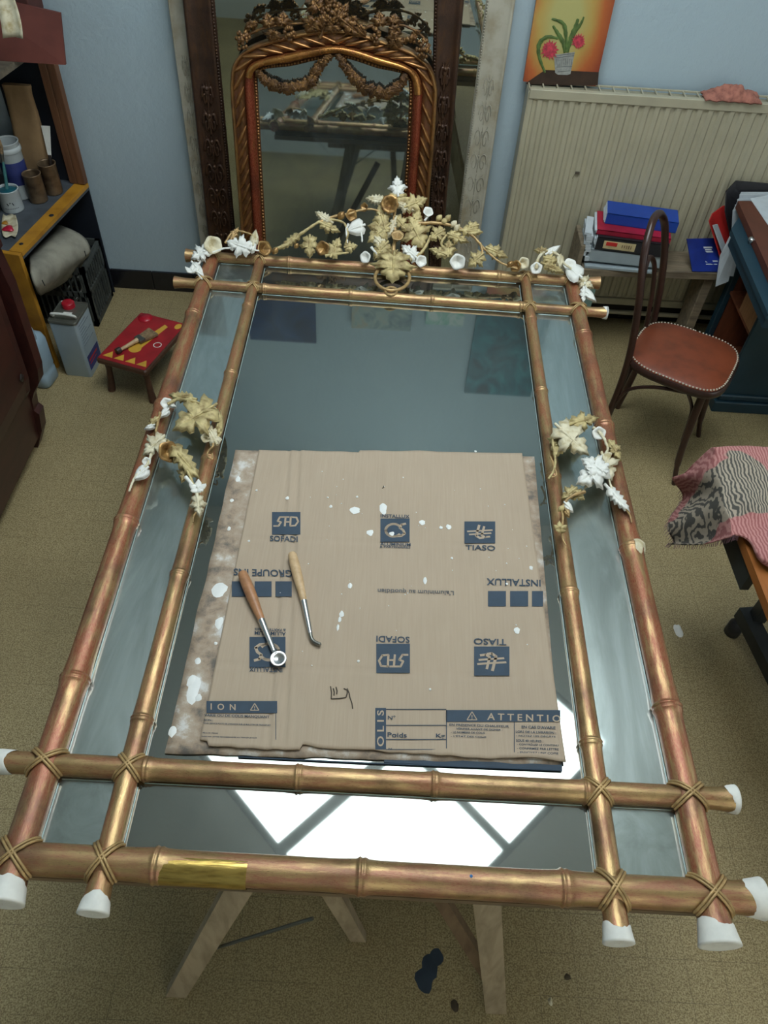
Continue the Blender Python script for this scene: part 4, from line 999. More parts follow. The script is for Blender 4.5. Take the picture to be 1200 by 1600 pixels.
def cactus(L, x0, x1, H_, T):
    w = x1-x0; H2 = .42/H_*H_  # the picture's lower part is what the photo shows
    def q(px, py, h=.0012): p = L.px(780+px/2.857, py/2.857, h); return p
    def sh(pts, name, mat, h=.0012, ext=.0006):
        m = MB(); m.prism([q(a, b, h) for a, b in pts], L.n*-ext); return m.build(name, mat, T, True)
    sh([(118,372),(205,312),(445,322),(440,380),(300,382),(125,376)], 'painted_table', 'pdark')
    sh([(245,245),(338,232),(318,330),(305,335),(262,334),(250,325)], 'painted_pot', 'pgrey', .0022)
    m = MB()
    for a, b in (((248,250),(336,238)),((247,258),(334,248)),((255,300),(325,296)),((262,320),(318,316))): m.tube([q(*a, .0028), q(*b, .0028)], .0007, 5)
    for k in range(8): m.tube([q(256+k*10, 262, .0028), q(260+k*8.5, 298, .0028)], .0005, 4)
    m.build('painted_pot_line', 'pline', T, True)
    def pl(pts, r): 
        P = smooth_path([q(a, b, .002) for a, b in pts], 6); n = len(P); m = MB()
        rows = []
        for i, p in enumerate(P):
            d = (P[min(n-1, i+1)]-P[max(0, i-1)]).normalized(); s = d.cross(L.n); wd = r*(1-.6*abs(2*i/(n-1)-1))*(1+.15*math.sin(i*2)); rows.append([p-s*wd, p+L.n*.0012, p+s*wd])
        m.grid(rows, False, L.n*.0012); m.build('painted_leaf', 'pgreen', T, True)
    pl([(292,236),(285,190),(262,150),(240,115)], .008); pl([(300,232),(298,160),(285,105),(234,84)], .0075); pl([(305,235),(318,180),(340,125),(352,84)], .0105)
    pl([(310,200),(335,150),(365,105),(378,75)], .006); pl([(262,172),(215,165),(180,195),(178,250),(205,325)], .0085)
    for cx, cy, r in ((225,222,48),(355,185,38)):
        m = MB(); rnd = random.Random(cx)
        for k in range(16):
            a = 2*PI*k/16; l = r*(.75+.3*rnd.random()); c = q(cx, cy, .0032)
            a1 = q(cx+r*.55*math.cos(a+.22), cy+r*.62*math.sin(a+.22), .0032); a2 = q(cx+r*.55*math.cos(a-.22), cy+r*.62*math.sin(a-.22), .0032); tip = q(cx+l*.95*math.cos(a), cy+l*1.05*math.sin(a), .0032)
            m.prism([c, a2, tip, a1], L.n*-.0006)
        m.build('painted_flower', 'ppink', T, True)
canvas('painting', 'orange and yellow canvas of a potted pink cactus flower, standing on the radiator', .468, .748, 1.066, 1.48, 3, 'cactusbg', cactus, 3.205)
def murk(name, stops, sc): 
    t = NT(name); v = t.coord((1, 1, 1)); n = t.noise(v, sc, 6, .6, 1.5); t.set(Base_Color=t.ramp(n, stops), Roughness=.45); return t.m
MT['teal'] = murk('teal_painting', [(.3, S(12, 44, 56)), (.5, S(24, 92, 106)), (.62, S(36, 116, 126)), (.75, S(110, 160, 160))], 7)
MT['bluep'] = murk('blue_painting', [(.3, S(8, 24, 58)), (.55, S(18, 58, 110)), (.74, S(110, 80, 60))], 5)
MT['landp'] = murk('landscape_painting', [(.3, S(60, 92, 108)), (.5, S(140, 158, 150)), (.65, S(160, 140, 108))], 9)
MT['leafp'] = murk('leaf_painting', [(.4, S(180, 196, 192)), (.56, S(110, 170, 150)), (.62, S(46, 104, 74))], 11)
MT['brownp'] = murk('brown_painting', [(.3, S(46, 44, 44)), (.6, S(92, 78, 66))], 5)
canvas('painting', 'teal abstract canvas hanging high, seen mirrored in the right part of the bamboo mirror', .44, .80, 1.50, 2.10, 0, 'teal')
canvas('painting', 'deep blue canvas hanging high, seen mirrored in the upper left of the bamboo mirror', -.70, -.36, 1.50, 1.83, 0, 'bluep')
canvas('painting', 'pale blue landscape canvas, seen mirrored near the top centre of the bamboo mirror', -.18, .12, 1.50, 1.72, 0, 'landp')
canvas('painting', 'white canvas with green leaves, seen mirrored beside the landscape in the bamboo mirror', .19, .38, 1.50, 1.67, 0, 'leafp')
canvas('painting', 'dark brown canvas hanging high, seen mirrored in the left strip of the bamboo mirror', -.99, -.82, 1.47, 1.82, 0, 'brownp')

# ================================================================== left: shelf unit and what stands in it
MT['yellow'] = plain('yellow_paint', S(188, 134, 40), .5, 0, .12, 9, .1, S(150, 100, 28)); MT['navy'] = plain('dark_navy_paint', S(26, 32, 42), .6, 0, .2, 6)
MT['greyshelf'] = plain('grey_shelf_paint', S(78, 84, 90), .6, 0, .2, 14, .1); MT['brownst'] = wood('brown_stile', S(92, 62, 42), S(118, 80, 54), (20, 20, 1.5), .6)
MT['redbrown'] = plain('red_brown_board', S(104, 52, 42), .7, 0, .12, 10); MT['greywood'] = wood('grey_wood', S(86, 80, 68), S(118, 108, 90), (2, 14, 14), .7)
SU = thing('shelf_unit', 'dark open shelf unit with a yellow-edged shelf against the left wall', 'shelf', (-1.333, 3.215, 0), R(-8.9))
m = MB(); m.box((-.07, -.03, .55), (-.037, 0, 1.08), .002); m.box((-.035, -.03, .55), (0, 0, 1.08), .002); m.build('stile', 'brownst', SU)
MB().box((-.28, -.006, 0), (-.003, .0, 1.30)).build('far_panel', 'navy', SU)
MB().box((-.52, -.60, 0), (-.50, -.05, 1.30)).build('back_panel', 'navy', SU)
MB().prism([(-.5, -.585, .518), (0, -.585, .518), (0, -.006, .518), (-.26, -.006, .518), (-.5, -.045, .518)], (0, 0, .028)).build('shelf_board', 'greyshelf', SU)
m = MB(); m.add([(-.052, -.585, .5475), (.001, -.585, .5475), (.001, -.004, .5475), (-.052, -.004, .5475), (-.052, -.585, .53), (.001, -.585, .53), (.001, -.004, .53), (-.052, -.004, .53)], [(0,1,2,3),(0,4,5,1),(1,5,6,2)], False)
nose = m.build('shelf_edge', 'yellow', SU)
m = MB(); m.ball((-.02, -.30, .548), .011, 8, .2); m.build('knot_hole', 'navy', nose)
m = MB(); m.ball((-.03, -.53, .548), .009, 8, .2); m.build('screw_hole', 'navy', nose)
MB().box((-.50, -.605, 0), (0, -.585, .546), .002).build('near_panel', 'yellow', SU)
MB().prism([(-.5, -1, 1.078), (-.03, -1, 1.078), (-.03, -.006, 1.078), (-.26, -.006, 1.078), (-.5, -.045, 1.078)], (0, 0, .022)).build('upper_shelf', 'greywood', SU)
MB().box((-.50, -1.02, 0), (-.46, -1.0, 1.10)).build('near_post', 'navy', SU)
def bxw(name, label, cat, a, b, rz, mat, bev=.003, c=None):
    """a free-standing box: a, b corners about centre c"""
    t_ = MB().box(a, b, bev)
    if rz:
        Rm = Matrix.Rotation(rz, 4, 'Z'); cc = (Vector(a)+Vector(b))/2; T = Matrix.Translation(cc) @ Rm @ Matrix.Translation(-cc); t_.v = [T @ Vector(p) for p in t_.v]
    return tag(t_.build(name, mat), label, cat)
bxw('storage_box', 'flat reddish brown box behind the leaning board on top of the shelf unit', 'box', (-1.80, 3.06, 1.1005), (-1.42, 3.20, 1.225), R(-4), 'redbrown')
bxw('storage_box', 'dark brown box lying on the red-brown box above the shelf unit', 'box', (-1.78, 3.07, 1.2255), (-1.315, 3.18, 1.36), R(-4), plain('dark_red_box', S(78, 42, 36), .7))
m = MB(); q = [PY(-60, -14, 3.03), PY(94, 21, 3.03), PY(98, 84, 2.985), PY(-60, 46, 2.985)]
for p in q[2:]: p.z = 1.101
m.prism(q, (0, .012, 0)); tag(m.build('hardboard_panel', 'redbrown'), 'reddish brown hardboard panel standing on the front of the shelf unit top', 'board')
m = MB(); rows = []
for i in range(9):
    u = i/8; c = PY(2+20*math.sin(u*1.5), -20+80*u, 2.80+.02*math.cos(u*3)); rows.append([c+Vector((w, .012*math.cos(w*60), .004*w)) for w in (-.035, -.018, 0, .016, .03)])
m.grid(rows, True, (0, -.002, 0)); tag(m.build('paper_strip', 'creamw'), 'curled white paper strip hanging over the edge above the shelf unit', 'paper')
# vessels
def vessel(name, label, x, y, z, r, h, mat, rim=None, cat='can', fill=None, taper=0.0, grp=None):
    t_ = thing(name, label, cat, (x, y, z), 0, grp)
    MB().lathe([(.001, 0), (r*(1-taper), 0), (r*(1-taper)+.001, .004), (r, h-.006), (r+.002, h-.003), (r+.002, h), (r-.002, h), (r-.003, h-.005), (r*(1-taper)-.003, .01), (.001, .008)], (0, 0, 0), (0, 0, 1), 24).build('body', mat, t_)
    if rim: MB().lathe([(r+.0005, h*.82), (r+.004, h*.84), (r+.004, h*.90), (r+.0005, h*.92)], (0, 0, 0), (0, 0, 1), 24).build('rim_band', rim, t_)
    if fill: MB().lathe([(.001, h*fill[0]), (r-.004, h*fill[0])], (0, 0, 0), (0, 0, 1), 20).build('contents', fill[1], t_)
    return t_
MT['tin'] = plain('rusty_tin', S(124, 104, 80), .4, .5, .3, 18, .2, S(70, 56, 44)); MT['whitep'] = plain('white_plastic', S(186, 194, 194), .45, 0, .05, 12); MT['bluelab'] = plain('blue_label', S(48, 58, 116), .5)
vessel('tin_can', 'rusty brown tin can at the shelf edge, the nearer of two', -1.488, 3.04, .5475, .036, .115, 'tin', None, 'can')
vessel('tin_can', 'rusty brown tin can holding a white spatula, the one nearer the wall', -1.448, 3.115, .5475, .036, .125, 'tin', None, 'can')
wt = vessel('plastic_tub', 'white plastic tub with a blue label behind the tin cans', -1.570, 3.075, .5475, .048, .225, 'whitep', 'whitep', 'tub')
MB().lathe([(.0488, .06), (.0492, .062), (.0492, .15), (.0488, .152)], (0, 0, 0), (0, 0, 1), 24).build('label', 'bluelab', wt)
pp = vessel('paint_pot', 'white paint pot with a teal-handled brush, on the shelf left of the cans', -1.565, 2.955, .5475, .042, .088, 'whitep', None, 'pot', (.9, 'teal'))
m = MB()
for k, (a, z0, z1) in enumerate(((-1.55, .03, .06), (-1.75, .04, .055))): m.box((.0405, -.016+.01*k, z0), (.0435, .010, z1))
m = MB(); 
for k in range(3):
    a = R(-60-14*k); m.tube([(.0425*math.cos(a), .0425*math.sin(a), .045), (.0428*math.cos(a+.1), .0428*math.sin(a+.1), .035+.01*(k % 2))], .0018, 5)
for k in range(9):
    a = R(-110+9*k); m.tube([(.0425*math.cos(a), .0425*math.sin(a), .020), (.0425*math.cos(a+.08), .0425*math.sin(a+.08), .022)], .0012, 5)
m.build('pot_print', 'navy', pp)
def brush(name, label, a, b, r, hm, fm, tip=None, flat=None, cat='paintbrush'):
    a, b = Vector(a), Vector(b); t_ = thing(name, label, cat, tuple(a)); d = (b-a)
    MB().tube([a, a+d*.25, a+d*.55, a+d*.7], [r*.5, r, r*1.05, r*.6], 10).build('handle', hm, t_, True)
    MB().tube([a+d*.68, a+d*.8], [r*.8, r*1.1], 10).build('ferrule', 'greysteel', t_, True)
    MB().tube([a+d*.795, a+d*.9, b], [r*1.1, r*1.25, r*.4], 10, True, flat).build('bristles', fm, t_, True)
    return t_
MT['tealh'] = plain('teal_handle', S(70, 130, 130), .4); MT['bris'] = plain('bristle', S(140, 116, 84), .8, 0, .3, 80); MT['darkb'] = plain('dark_handle', S(52, 44, 40), .4)
brush('paintbrush', 'teal-handled paintbrush standing in the white paint pot', (-1.575, 2.95, .56), (-1.562, 3.02, .80), .0065, 'tealh', 'bris')
m = MB(); a, b = Vector((-1.445, 3.12, .56)), Vector((-1.432, 3.165, .80)); d = (b-a)
sp = thing('spatula', 'white palette knife with a black handle standing in the tin can', 'spatula', tuple(a))
MB().tube([a, a+d*.55], [.005, .007], 8).build('handle', 'darkb', sp, True)
s = Vector((1, 0, 0)); MB().prism([a+d*.5-s*.006, a+d*.5+s*.006, b+s*.020, b-s*.016], (0, .002, 0)).build('blade', 'gesso', sp, True)
MT['kraft'] = plain('kraft_paper', S(150, 122, 86), .85, 0, .12, 14, .4)
m = MB(); rows = []
for j in range(13):
    v = j/12; z = .548+.40*v; row = []
    for i in range(29):
        a = 2*PI*i/28; cr = .006*noise.noise(Vector((math.cos(a)*2, math.sin(a)*2, v*5))); ex, ey = .062*(1-.12*v), .026*(1-.55*v)
        row.append((-1.525+(ex+cr)*max(-1, min(1, 1.2*math.cos(a)))+.02*v, 3.178+(ey+cr)*1*max(-1, min(1, 1.2*math.sin(a))), z))
    rows.append(row)
m.grid(rows, True); m.prism([rows[12][k] for k in range(28)], (0, 0, -.01)); kb = tag(m.build('paper_bag', 'kraft'), 'folded brown paper bag standing behind the white tub on the shelf', 'bag')
m = MB()
for k in range(4): m.tube([(-1.535+.008*k, 3.1395, .80-.02*(k % 2)), (-1.530+.008*k, 3.1400, .785-.02*(k % 2)), (-1.524+.008*k, 3.1398, .80-.02*(k % 2))], .0012, 5)
kb2 = m
# jar of long brushes at the left
jr = vessel('glass_jar', 'dark jar of long brushes at the left edge of the shelf', -1.655, 2.93, .5475, .046, .10, 'greysteel', None, 'jar')
for k, (bx, by, bz, nm) in enumerate(((-1.615, 3.02, 1.02, 'long thin brush leaning rightmost in the dark jar'), (-1.655, 3.00, 1.04, 'long dark brush standing in the middle of the dark jar'), (-1.69, 2.98, 1.0, 'long brush leaning leftmost in the dark jar'), (-1.63, 2.96, .93, 'short pale brush leaning forward in the dark jar'))):
    brush('paintbrush', nm, (-1.655+.01*(k-1.5), 2.93, .56), (bx, by, bz), .0055, ['handle1', 'darkb', 'handle2', 'handle1'][k], ['bris', 'darkb', 'bris', 'creamw'][k])
m = MB(); rows = []
for j in range(9):
    rows.append([PZ(16+13*(u/8*2-1)*(1-.25*abs(j/4-1)**2), 355+17*(j/4-1)+2*math.sin(u), .549)+Vector((0, 0, .010*((u/4-1)**2+(j/4-1)**2)*.6+.003*noise.noise(Vector((u, j, 0))))) for u in range(9)])
m.grid(rows, True, (0, 0, .0012)); pl = m.build('paint_palette', 'creamw'); tag(pl, 'crumpled white paper palette with red paint on the shelf corner', 'palette')
m = MB(); c = PZ(13, 357, .556); m.lathe([(.001, .008), (.012, .007), (.02, .002), (.021, -.002)], c, (0, 0, 1), 14, 3, .3); m.build('red_paint', plain('crimson_paint', S(176, 28, 56), .35), pl, True)
m = MB(); c = PZ(8, 348, .556); m.lathe([(.001, .006), (.009, .004), (.012, -.002)], c, (0, 0, 1), 12, 3, .3); m.build('yellow_paint', 'yellow', pl, True)
# rolled sack and crate under the shelf
MT['sack'] = plain('dusty_sack', S(156, 152, 136), .85, 0, .14, 9, .4, S(112, 110, 100)); 
ctrl = [[(48,392,-1.56),(66,372,-1.54),(84,352,-1.52)],[(44,402,-1.47),(74,378,-1.44),(104,358,-1.42)],[(46,420,-1.41),(86,398,-1.38),(130,374,-1.345)],[(52,442,-1.39),(94,420,-1.36),(138,392,-1.325)],[(58,456,-1.40),(100,432,-1.38),(136,400,-1.34)],[(64,462,-1.46),(104,440,-1.44),(134,412,-1.42)]]
rows0 = [smooth_path([PX(*p) for p in r], 8) for r in ctrl]; cols = [smooth_path([r[i] for r in rows0], 5) for i in range(len(rows0[0]))]
rows = [[c[j]+Vector((.004*noise.noise(c[j]*22), 0, .004*noise.noise(c[j]*15+Vector((3, 3, 3))))) for c in cols] for j in range(len(cols[0]))]
sk = MB().grid(rows, True, (-.010, 0, -.006)).build('folded_sack', 'sack'); tag(sk, 'thick folded dusty white sheet lying on the black crate under the shelf', 'sack')
m = MB()
for a, b in (((66,438),(70,446)),((132,392),(134,400))):
    m.tube([PX(*a, -1.362 if a[0] < 100 else -1.322), PX(*b, -1.366 if a[0] < 100 else -1.322)], .0022, 5)
m.build('staple', 'navy', sk, True)
MT['crate'] = plain('black_plastic', S(74, 78, 74), .5, 0, .3, 20, .1, S(48, 52, 52))
CRX0, CRX1, CRY0, CRY1, CRH = -1.74, -1.335, 2.93, 3.185, .30
CR = thing('plastic_crate', 'black plastic bottle crate standing on the floor under the shelf', 'crate', ((CRX0+CRX1)/2, 3.02, 0))
def slat_side(ax, c, p0, p1, name):
    m = MB()
    def b(u0, u1, z0, z1, th=.006):
        if ax == 'y': m.box((u0, c, z0), (u1, c+th, z1))
        else: m.box((c-th, u0, z0), (c, u1, z1))
    b(p0, p1, CRH-.03, CRH, .012); b(p0, p1, CRH*.52, CRH*.60, .008); b(p0, p1, 0.002, .03, .010); b(p0, p0+.02, 0.002, CRH, .012); b(p1-.02, p1, 0.002, CRH, .012)
    n = int((p1-p0)/.024)
    for k in range(1, n): u = p0+(p1-p0)*k/n; b(u-.003, u+.003, .01, CRH-.02)
    m.build(name, 'crate', CR, True)
slat_side('y', CRY0, CRX0, CRX1, 'side_wall'); slat_side('y', CRY1-.012, CRX0, CRX1, 'side_wall'); slat_side('x', CRX1, CRY0, CRY1, 'side_wall'); slat_side('x', CRX0+.012, CRY0, CRY1, 'side_wall')
MB().box((CRX0+.01, CRY0+.01, .0), (CRX1-.01, CRY1-.01, .01)).build('base', 'crate', CR, True)
m = MB(); rr = random.Random(4)
for k in range(5):
    a = Vector((-1.40-.05*k, 2.95+.03*k, .06+.02*k)); m.tube(smooth_path([a, a+Vector((.03, .08, .04)), a+Vector((-.02, .16, .03)), a+Vector((.02, .2, .09))], 5), .011, 8)
m.build('crumpled_wrap', 'greysteel', CR, True)
# jerrycan and metal can
MT['jerry'] = plain('pale_blue_plastic', S(150, 172, 186), .4, 0, .05, 9)
JC = thing('jerrycan', 'pale blue plastic jerrycan beside the metal solvent can', 'canister', (-1.475, 2.535, 0), R(-8))
def rloop(x0, x1, y0, y1, r, z, n=5):
    pts = []
    for cx, cy, a in ((x1-r, y1-r, 0), (x0+r, y1-r, 90), (x0+r, y0+r, 180), (x1-r, y0+r, 270)):
        for k in range(n+1): t_ = R(a+90*k/n); pts.append((cx+r*math.cos(t_), cy+r*math.sin(t_), z))
    return pts
def loft(m, loops, cap=True, smooth=True):
    n = len(loops[0]); vs = [p for l in loops for p in l]; fs = [(j*n+k, j*n+(k+1) % n, (j+1)*n+(k+1) % n, (j+1)*n+k) for j in range(len(loops)-1) for k in range(n)]
    m.add(vs, fs, smooth)
    if cap: m.add(loops[0], [tuple(range(n-1, -1, -1))], False); m.add(loops[-1], [tuple(range(n))], False)
m = MB(); loft(m, [rloop(-.075+e, .065-e, -.055+e, .055-e, .025, z) for z, e in ((0, .006), (.006, 0), (.06, .001), (.07, .004), (.08, .001), (.20, .0), (.225, .006), (.245, .028), (.25, .04))]); m.build('body', 'jerry', JC)
m = MB(); m.tube(smooth_path([(-.05, .02, .235), (-.05, .02, .275), (-.02, .02, .292), (.025, .0, .288), (.045, -.01, .26), (.045, -.01, .225)], 6), .012, 12); m.build('handle', 'jerry', JC)
MB().lathe([(.018, 0), (.018, .03), (.001, .03)], (-.045, -.025, .235), (0, 0, 1), 18).build('cap', 'whitep', JC)
MT['canside'] = plain('pale_metal_can', S(160, 176, 184), .35, .2, .05, 10); MT['redcap'] = plain('red_cap', S(178, 26, 44), .35)
MC = thing('solvent_can', 'tall rectangular metal solvent can with a red cap on the left floor', 'canister', (-1.318, 2.645, 0), R(-4))
m = MB(); loft(m, [rloop(-.058+e, .058-e, -.073+e, .073-e, .012, z) for z, e in ((0, .001), (.004, 0), (.272, 0), (.276, .001))]); m.build('body', 'canside', MC)
m = MB(); loft(m, [rloop(-.060, .060, -.075, .075, .013, z) for z in (.270, .281)]+[rloop(-.057, .057, -.072, .072, .012, .281), rloop(-.056, .056, -.071, .071, .012, .277)]); m.build('top_plate', plain('tin_top', S(116, 118, 108), .3, .6, .1, 20), MC)
MB().lathe([(.026, .0), (.026, .018), (.023, .022), (.001, .022)], (-.012, .040, .277), (0, 0, 1), 24).build('cap', 'redcap', MC)
m = MB(); m.tube(smooth_path([(-.048, -.035, .280), (-.046, -.048, .298), (0, -.050, .303), (.044, -.048, .298), (.046, -.035, .280)], 6), .0055, 10); m.build('carry_handle', 'gesso', MC)
MB().box((-.018, -.016, .2765), (.018, .0, .2780)).build('top_label', 'gesso', MC)
m = MB(); m.box((.0578, -.060, .03), (.0588, .055, .10)); m.m = 1
for k in range(8): m.box((.0578, -.055, .25-.014*k), (.0586, -.055+.07+.03*math.sin(k*2), .254-.014*k))
m.m = 2; m.box((.0585, -.05, .055), (.0592, .02, .06)); m.box((.0585, -.05, .07), (.0592, .035, .08))
m.build('side_label', ['bluelab', plain('faint_grey_print', S(120, 132, 140), .6), 'redcap'], MC)

# red footstool with a brush lying on it
MT['stoolred'] = plain('red_stool_paint', S(158, 28, 34), .5, 0, .14, 16, .1); MT['stoolyel'] = plain('yellow_motif', S(206, 160, 56), .5, 0, .1, 20); MT['stoolwood'] = wood('dark_stool_wood', S(64, 40, 30), S(88, 58, 42))
ST = thing('footstool', 'low red-topped wooden footstool painted with yellow triangles', 'stool', (-1.020, 2.612, 0), R(-17))
MB().box((-.115, -.175, .155), (.115, .175, .182), .006).build('seat', 'stoolwood', ST)
tp = MB().box((-.108, -.168, .1815), (.108, .168, .1835)).build('painted_top', 'stoolred', ST)
m = MB()
for k in range(4): x = -.098+.052*k; m.prism([(x, -.150, .1838), (x+.046, -.150, .1838), (x+.026, -.112, .1838)], (0, 0, .0004))
m.prism([(.030*math.cos(a)*.9, -.062+.026*math.sin(a), .1838) for a in [2*PI*k/20 for k in range(20)]], (0, 0, .0004)); m.prism([(.0+x, y, .1838) for x, y in ((-.02, -.06), (.02, -.06), (.05, .12), (.03, .13))], (0, 0, .0003))
m.prism([(.088+.014*math.cos(a), .14+.02*math.sin(a), .1838) for a in [2*PI*k/16 for k in range(16)]], (0, 0, .0004))
m.build('yellow_motif', 'stoolyel', tp)
m = MB(); m.lathe([(.014, 0), (.016, .001), (.018, 0)], (.072, -.005, .1838), (0, 0, 1), 18); m.build('ring_mark', 'pwhite', tp)
m = MB(); m.lathe([(.03, 0), (.03, .003), (.001, .003)], (-.07, .14, .1838), (0, 0, 1), 18); m.build('red_disc', 'redcap', tp)
for sx in (-1, 1):
    for sy in (-1, 1): MB().tube([(sx*.088, sy*.140, .158), (sx*.090, sy*.142, .11), (sx*.094, sy*.146, .05), (sx*.1, sy*.150, 0)], [.018, .012, .014, .017], 10).build('leg', 'stoolwood', ST)
wb = ST and thing('flat_brush', 'wide flat brush with a black ferrule lying on the red footstool', 'paintbrush', (-1.03, 2.60, .185), R(-38))
MB().tube([(0, -.105, .010), (0, -.03, .012), (0, -.008, .012)], [.006, .009, .011], 10).build('handle', 'handle2', wb)
m = MB(); m.tube([(0, -.115, .012), (0, -.095, .012)], .013, 12); m.build('handle_cap', 'darkb', wb)
MB().box((-.022, -.010, .003), (.022, .018, .019), .003).build('ferrule', 'greysteel', wb)
m = MB(); m.prism([(-.022, .016, .004), (.022, .016, .004), (.03, .075, .006), (-.03, .075, .006)], (0, 0, .010)); m.build('bristles', 'bris', wb)

# dark mahogany chest at the left edge
MT['mahog'] = wood('dark_mahogany', S(44, 20, 19), S(66, 32, 28), (14, 2, 5), .4, 3, .08)
yD = 2.178
sil = [(-70,385),(0,385),(25,438),(52,520),(66,565),(68,585),(60,600),(57,612),(60,628),(68,634),(72,660),(66,687),(42,693)]
pts = [PY(*p, yD) for p in sil]; xb = -1.92
prof = [(p.x, max(0, p.z)) for p in pts[1:]]
DR = thing('mahogany_chest', 'dark mahogany chest with curved front at the left edge of the picture', 'cabinet', (-1.6, 1.7, 0))
poly = [(xb, prof[0][1])]+prof[:-2]+[(prof[-2][0], 0), (prof[-1][0]-.02, 0), (prof[-1][0]-.04, .07), (xb, .07)]
m = MB(); m.prism([(x, yD, z) for x, z in poly], (0, -.05, 0)); m.build('side_panel', 'mahog', DR, True)
fx = prof[0][0]
body = [(xb, prof[0][1])]+[(x-.045, z) for x, z in prof[:5]]+[(prof[5][0]-.05, .06), (xb, .06)]
m = MB(); m.prism([(x, yD-.05, z) for x, z in body], (0, -.78, 0)); m.build('carcass', 'mahog', DR, True)
for k in range(2):
    y1 = yD-.07-.37*k; m = MB(); rows = []
    for x, z in prof[:6]: rows.append([(x-.030+.012*b, y, z) for y, b in ((y1, 0), (y1-.02, 1), (y1-.04, .4), (y1-.32, .4), (y1-.34, 1), (y1-.36, 0))])
    m.grid(rows, False, (.01, 0, 0)); d_ = m.build('door', 'mahog', DR, True)
    c = PX(12, 528, prof[2][0]+.0) if k == 0 else Vector((prof[2][0], y1-.3, .45))
    m = MB(); m.lathe([(.001, .004), (.012, .003), (.014, 0)], (prof[3][0]-.02, y1-.30 if k else y1-.06, prof[3][1]+.03), (1, 0, 0), 14, 4, .2); m.build('keyhole_plate', 'darkb', d_, True)
m = MB(); m.box((xb, yD-.80, prof[0][1]), (prof[0][0]+.01, yD+.005, prof[0][1]+.03), .004); m.build('top', 'mahog', DR, True)
m = MB(); m.box((-1.43, yD-.83, 0), (-1.455, yD-.78, .07)); m.build('foot', 'mahog', DR, True)

# ================================================================== right: bench with files, chair, desk, side table
MT['bench'] = wood('weathered_plank', S(96, 84, 68), S(132, 118, 96), (2, 16, 16), .75); MT['palegreen'] = plain('pale_green_paint', S(120, 148, 138), .6)
BN = thing('bench', 'low weathered plank bench before the radiator carrying files', 'bench', (1.13, 3.03, 0))
m = MB(); m.prism([(.815, 2.925, .42), (1.43, 2.96, .42), (1.43, 3.12, .42), (.80, 3.12, .42)], (0, 0, .030)); m.build('plank_top', 'bench', BN, True)
m = MB(); m.box((.785, 2.95, .30), (.805, 3.12, .545), .003); m.build('end_board', 'bench', BN, True)
m = MB(); m.box((.84, 2.955, 0), (.90, 3.10, .42), .003); m.build('leg', 'palegreen', BN, True)
m = MB(); m.box((1.36, 2.98, 0), (1.40, 3.10, .42), .003); m.build('leg', 'bench', BN, True)
MT['paper'] = plain('paper', S(188, 196, 200), .8, 0, .05, 30); MT['binderblue'] = plain('blue_binder', S(22, 66, 156), .4, 0, .08, 10); MT['black'] = plain('black_board', S(34, 34, 38), .5, 0, .1, 20)
MT['redb'] = plain('red_folder', S(196, 44, 40), .5, 0, .08, 14); MT['pinkred'] = plain('crimson_folder', S(160, 26, 52), .5); MT['greyb'] = plain('pale_grey_binder', S(152, 164, 168), .5, 0, .06, 12); MT['green'] = plain('green_sheet', S(36, 112, 100), .6); MT['label'] = plain('spine_label', S(206, 186, 138), .7)
def rbox(c, sx, sy, sz, rz, tilt=0, rx=0):
    m = MB(); m.T = Matrix.Translation(c) @ Matrix.Rotation(rz, 4, 'Z') @ Matrix.Rotation(tilt, 4, 'Y') @ Matrix.Rotation(rx, 4, 'X'); m.box((-sx/2, -sy/2, 0), (sx/2, sy/2, sz), .0015); return m
def flatfile(name, label, c, sx, sy, sz, rz, cover, tilt=0, cat='file', pages='paper', extra=None, rx=0):
    t_ = thing(name, label, cat, tuple(c)); T = Matrix.Rotation(rz, 4, 'Z') @ Matrix.Rotation(tilt, 4, 'Y') @ Matrix.Rotation(rx, 4, 'X'); w = .003
    m = MB(); m.T = T; m.box((-sx/2, -sy/2, 0), (sx/2, sy/2, w)); m.box((-sx/2, -sy/2, sz-w), (sx/2, sy/2, sz)); m.box((-sx/2, -sy/2, 0), (sx/2, -sy/2+w, sz)); m.build('cover', cover, t_)
    m = MB(); m.T = T; rr = random.Random(int(sx*1000+sz*9999))
    for k in range(max(2, int(sz/.009))): z = w+(sz-2*w)*k/max(2, int(sz/.009)); m.box((-sx/2-.002-rr.random()*.010, -sy/2+w+.001, z+.0003), (sx/2-.004, sy/2-.006, z+(sz-2*w)/max(2, int(sz/.009))-.0005))
    m.build('pages', pages, t_)
    if extra: extra(t_, T)
    return t_
z = .451; rz = R(-5)
tag(rbox((.97, 2.965, z), .30, .075, .012, R(-3)).build('paper_pad', 'greyb'), 'grey pad of papers lowest in the file stack on the bench', 'papers')
tag(rbox((1.02, 3.04, z+.0125), .22, .15, .010, R(-9)).build('green_folder', 'green'), 'green and white folder second from the bottom of the file stack', 'folder')
flatfile('lever_arch_file', 'pale grey file box lying in the middle of the stack on the bench', (.985, 3.025, z+.024), .30, .17, .052, rz, 'greyb')
def sp_label(t_, T):
    m = MB(); m.T = T; m.box((-.115, -.0885, .010), (.015, -.0875, .044)); m.m = 1; m.box((-.105, -.0895, .024), (-.060, -.0883, .040)); m.m = 2
    for k in range(5): m.box((-.04+.009*k, -.0895, .02), (-.036+.009*k, -.0883, .034))
    m.build('spine_label', ['label', 'redb', 'bris'], t_)
    m = MB(); m.T = T; m.lathe([(.010, 0), (.013, .002), (.010, .002)], (.055, -.0878, .027), (0, -1, 0), 16); m.build('finger_ring', 'steel', t_)
flatfile('lever_arch_file', 'black file with a cream and red spine label in the bench stack', (1.0, 3.025, z+.077), .29, .175, .056, R(-7), 'black', 0, 'file', 'paper', sp_label)
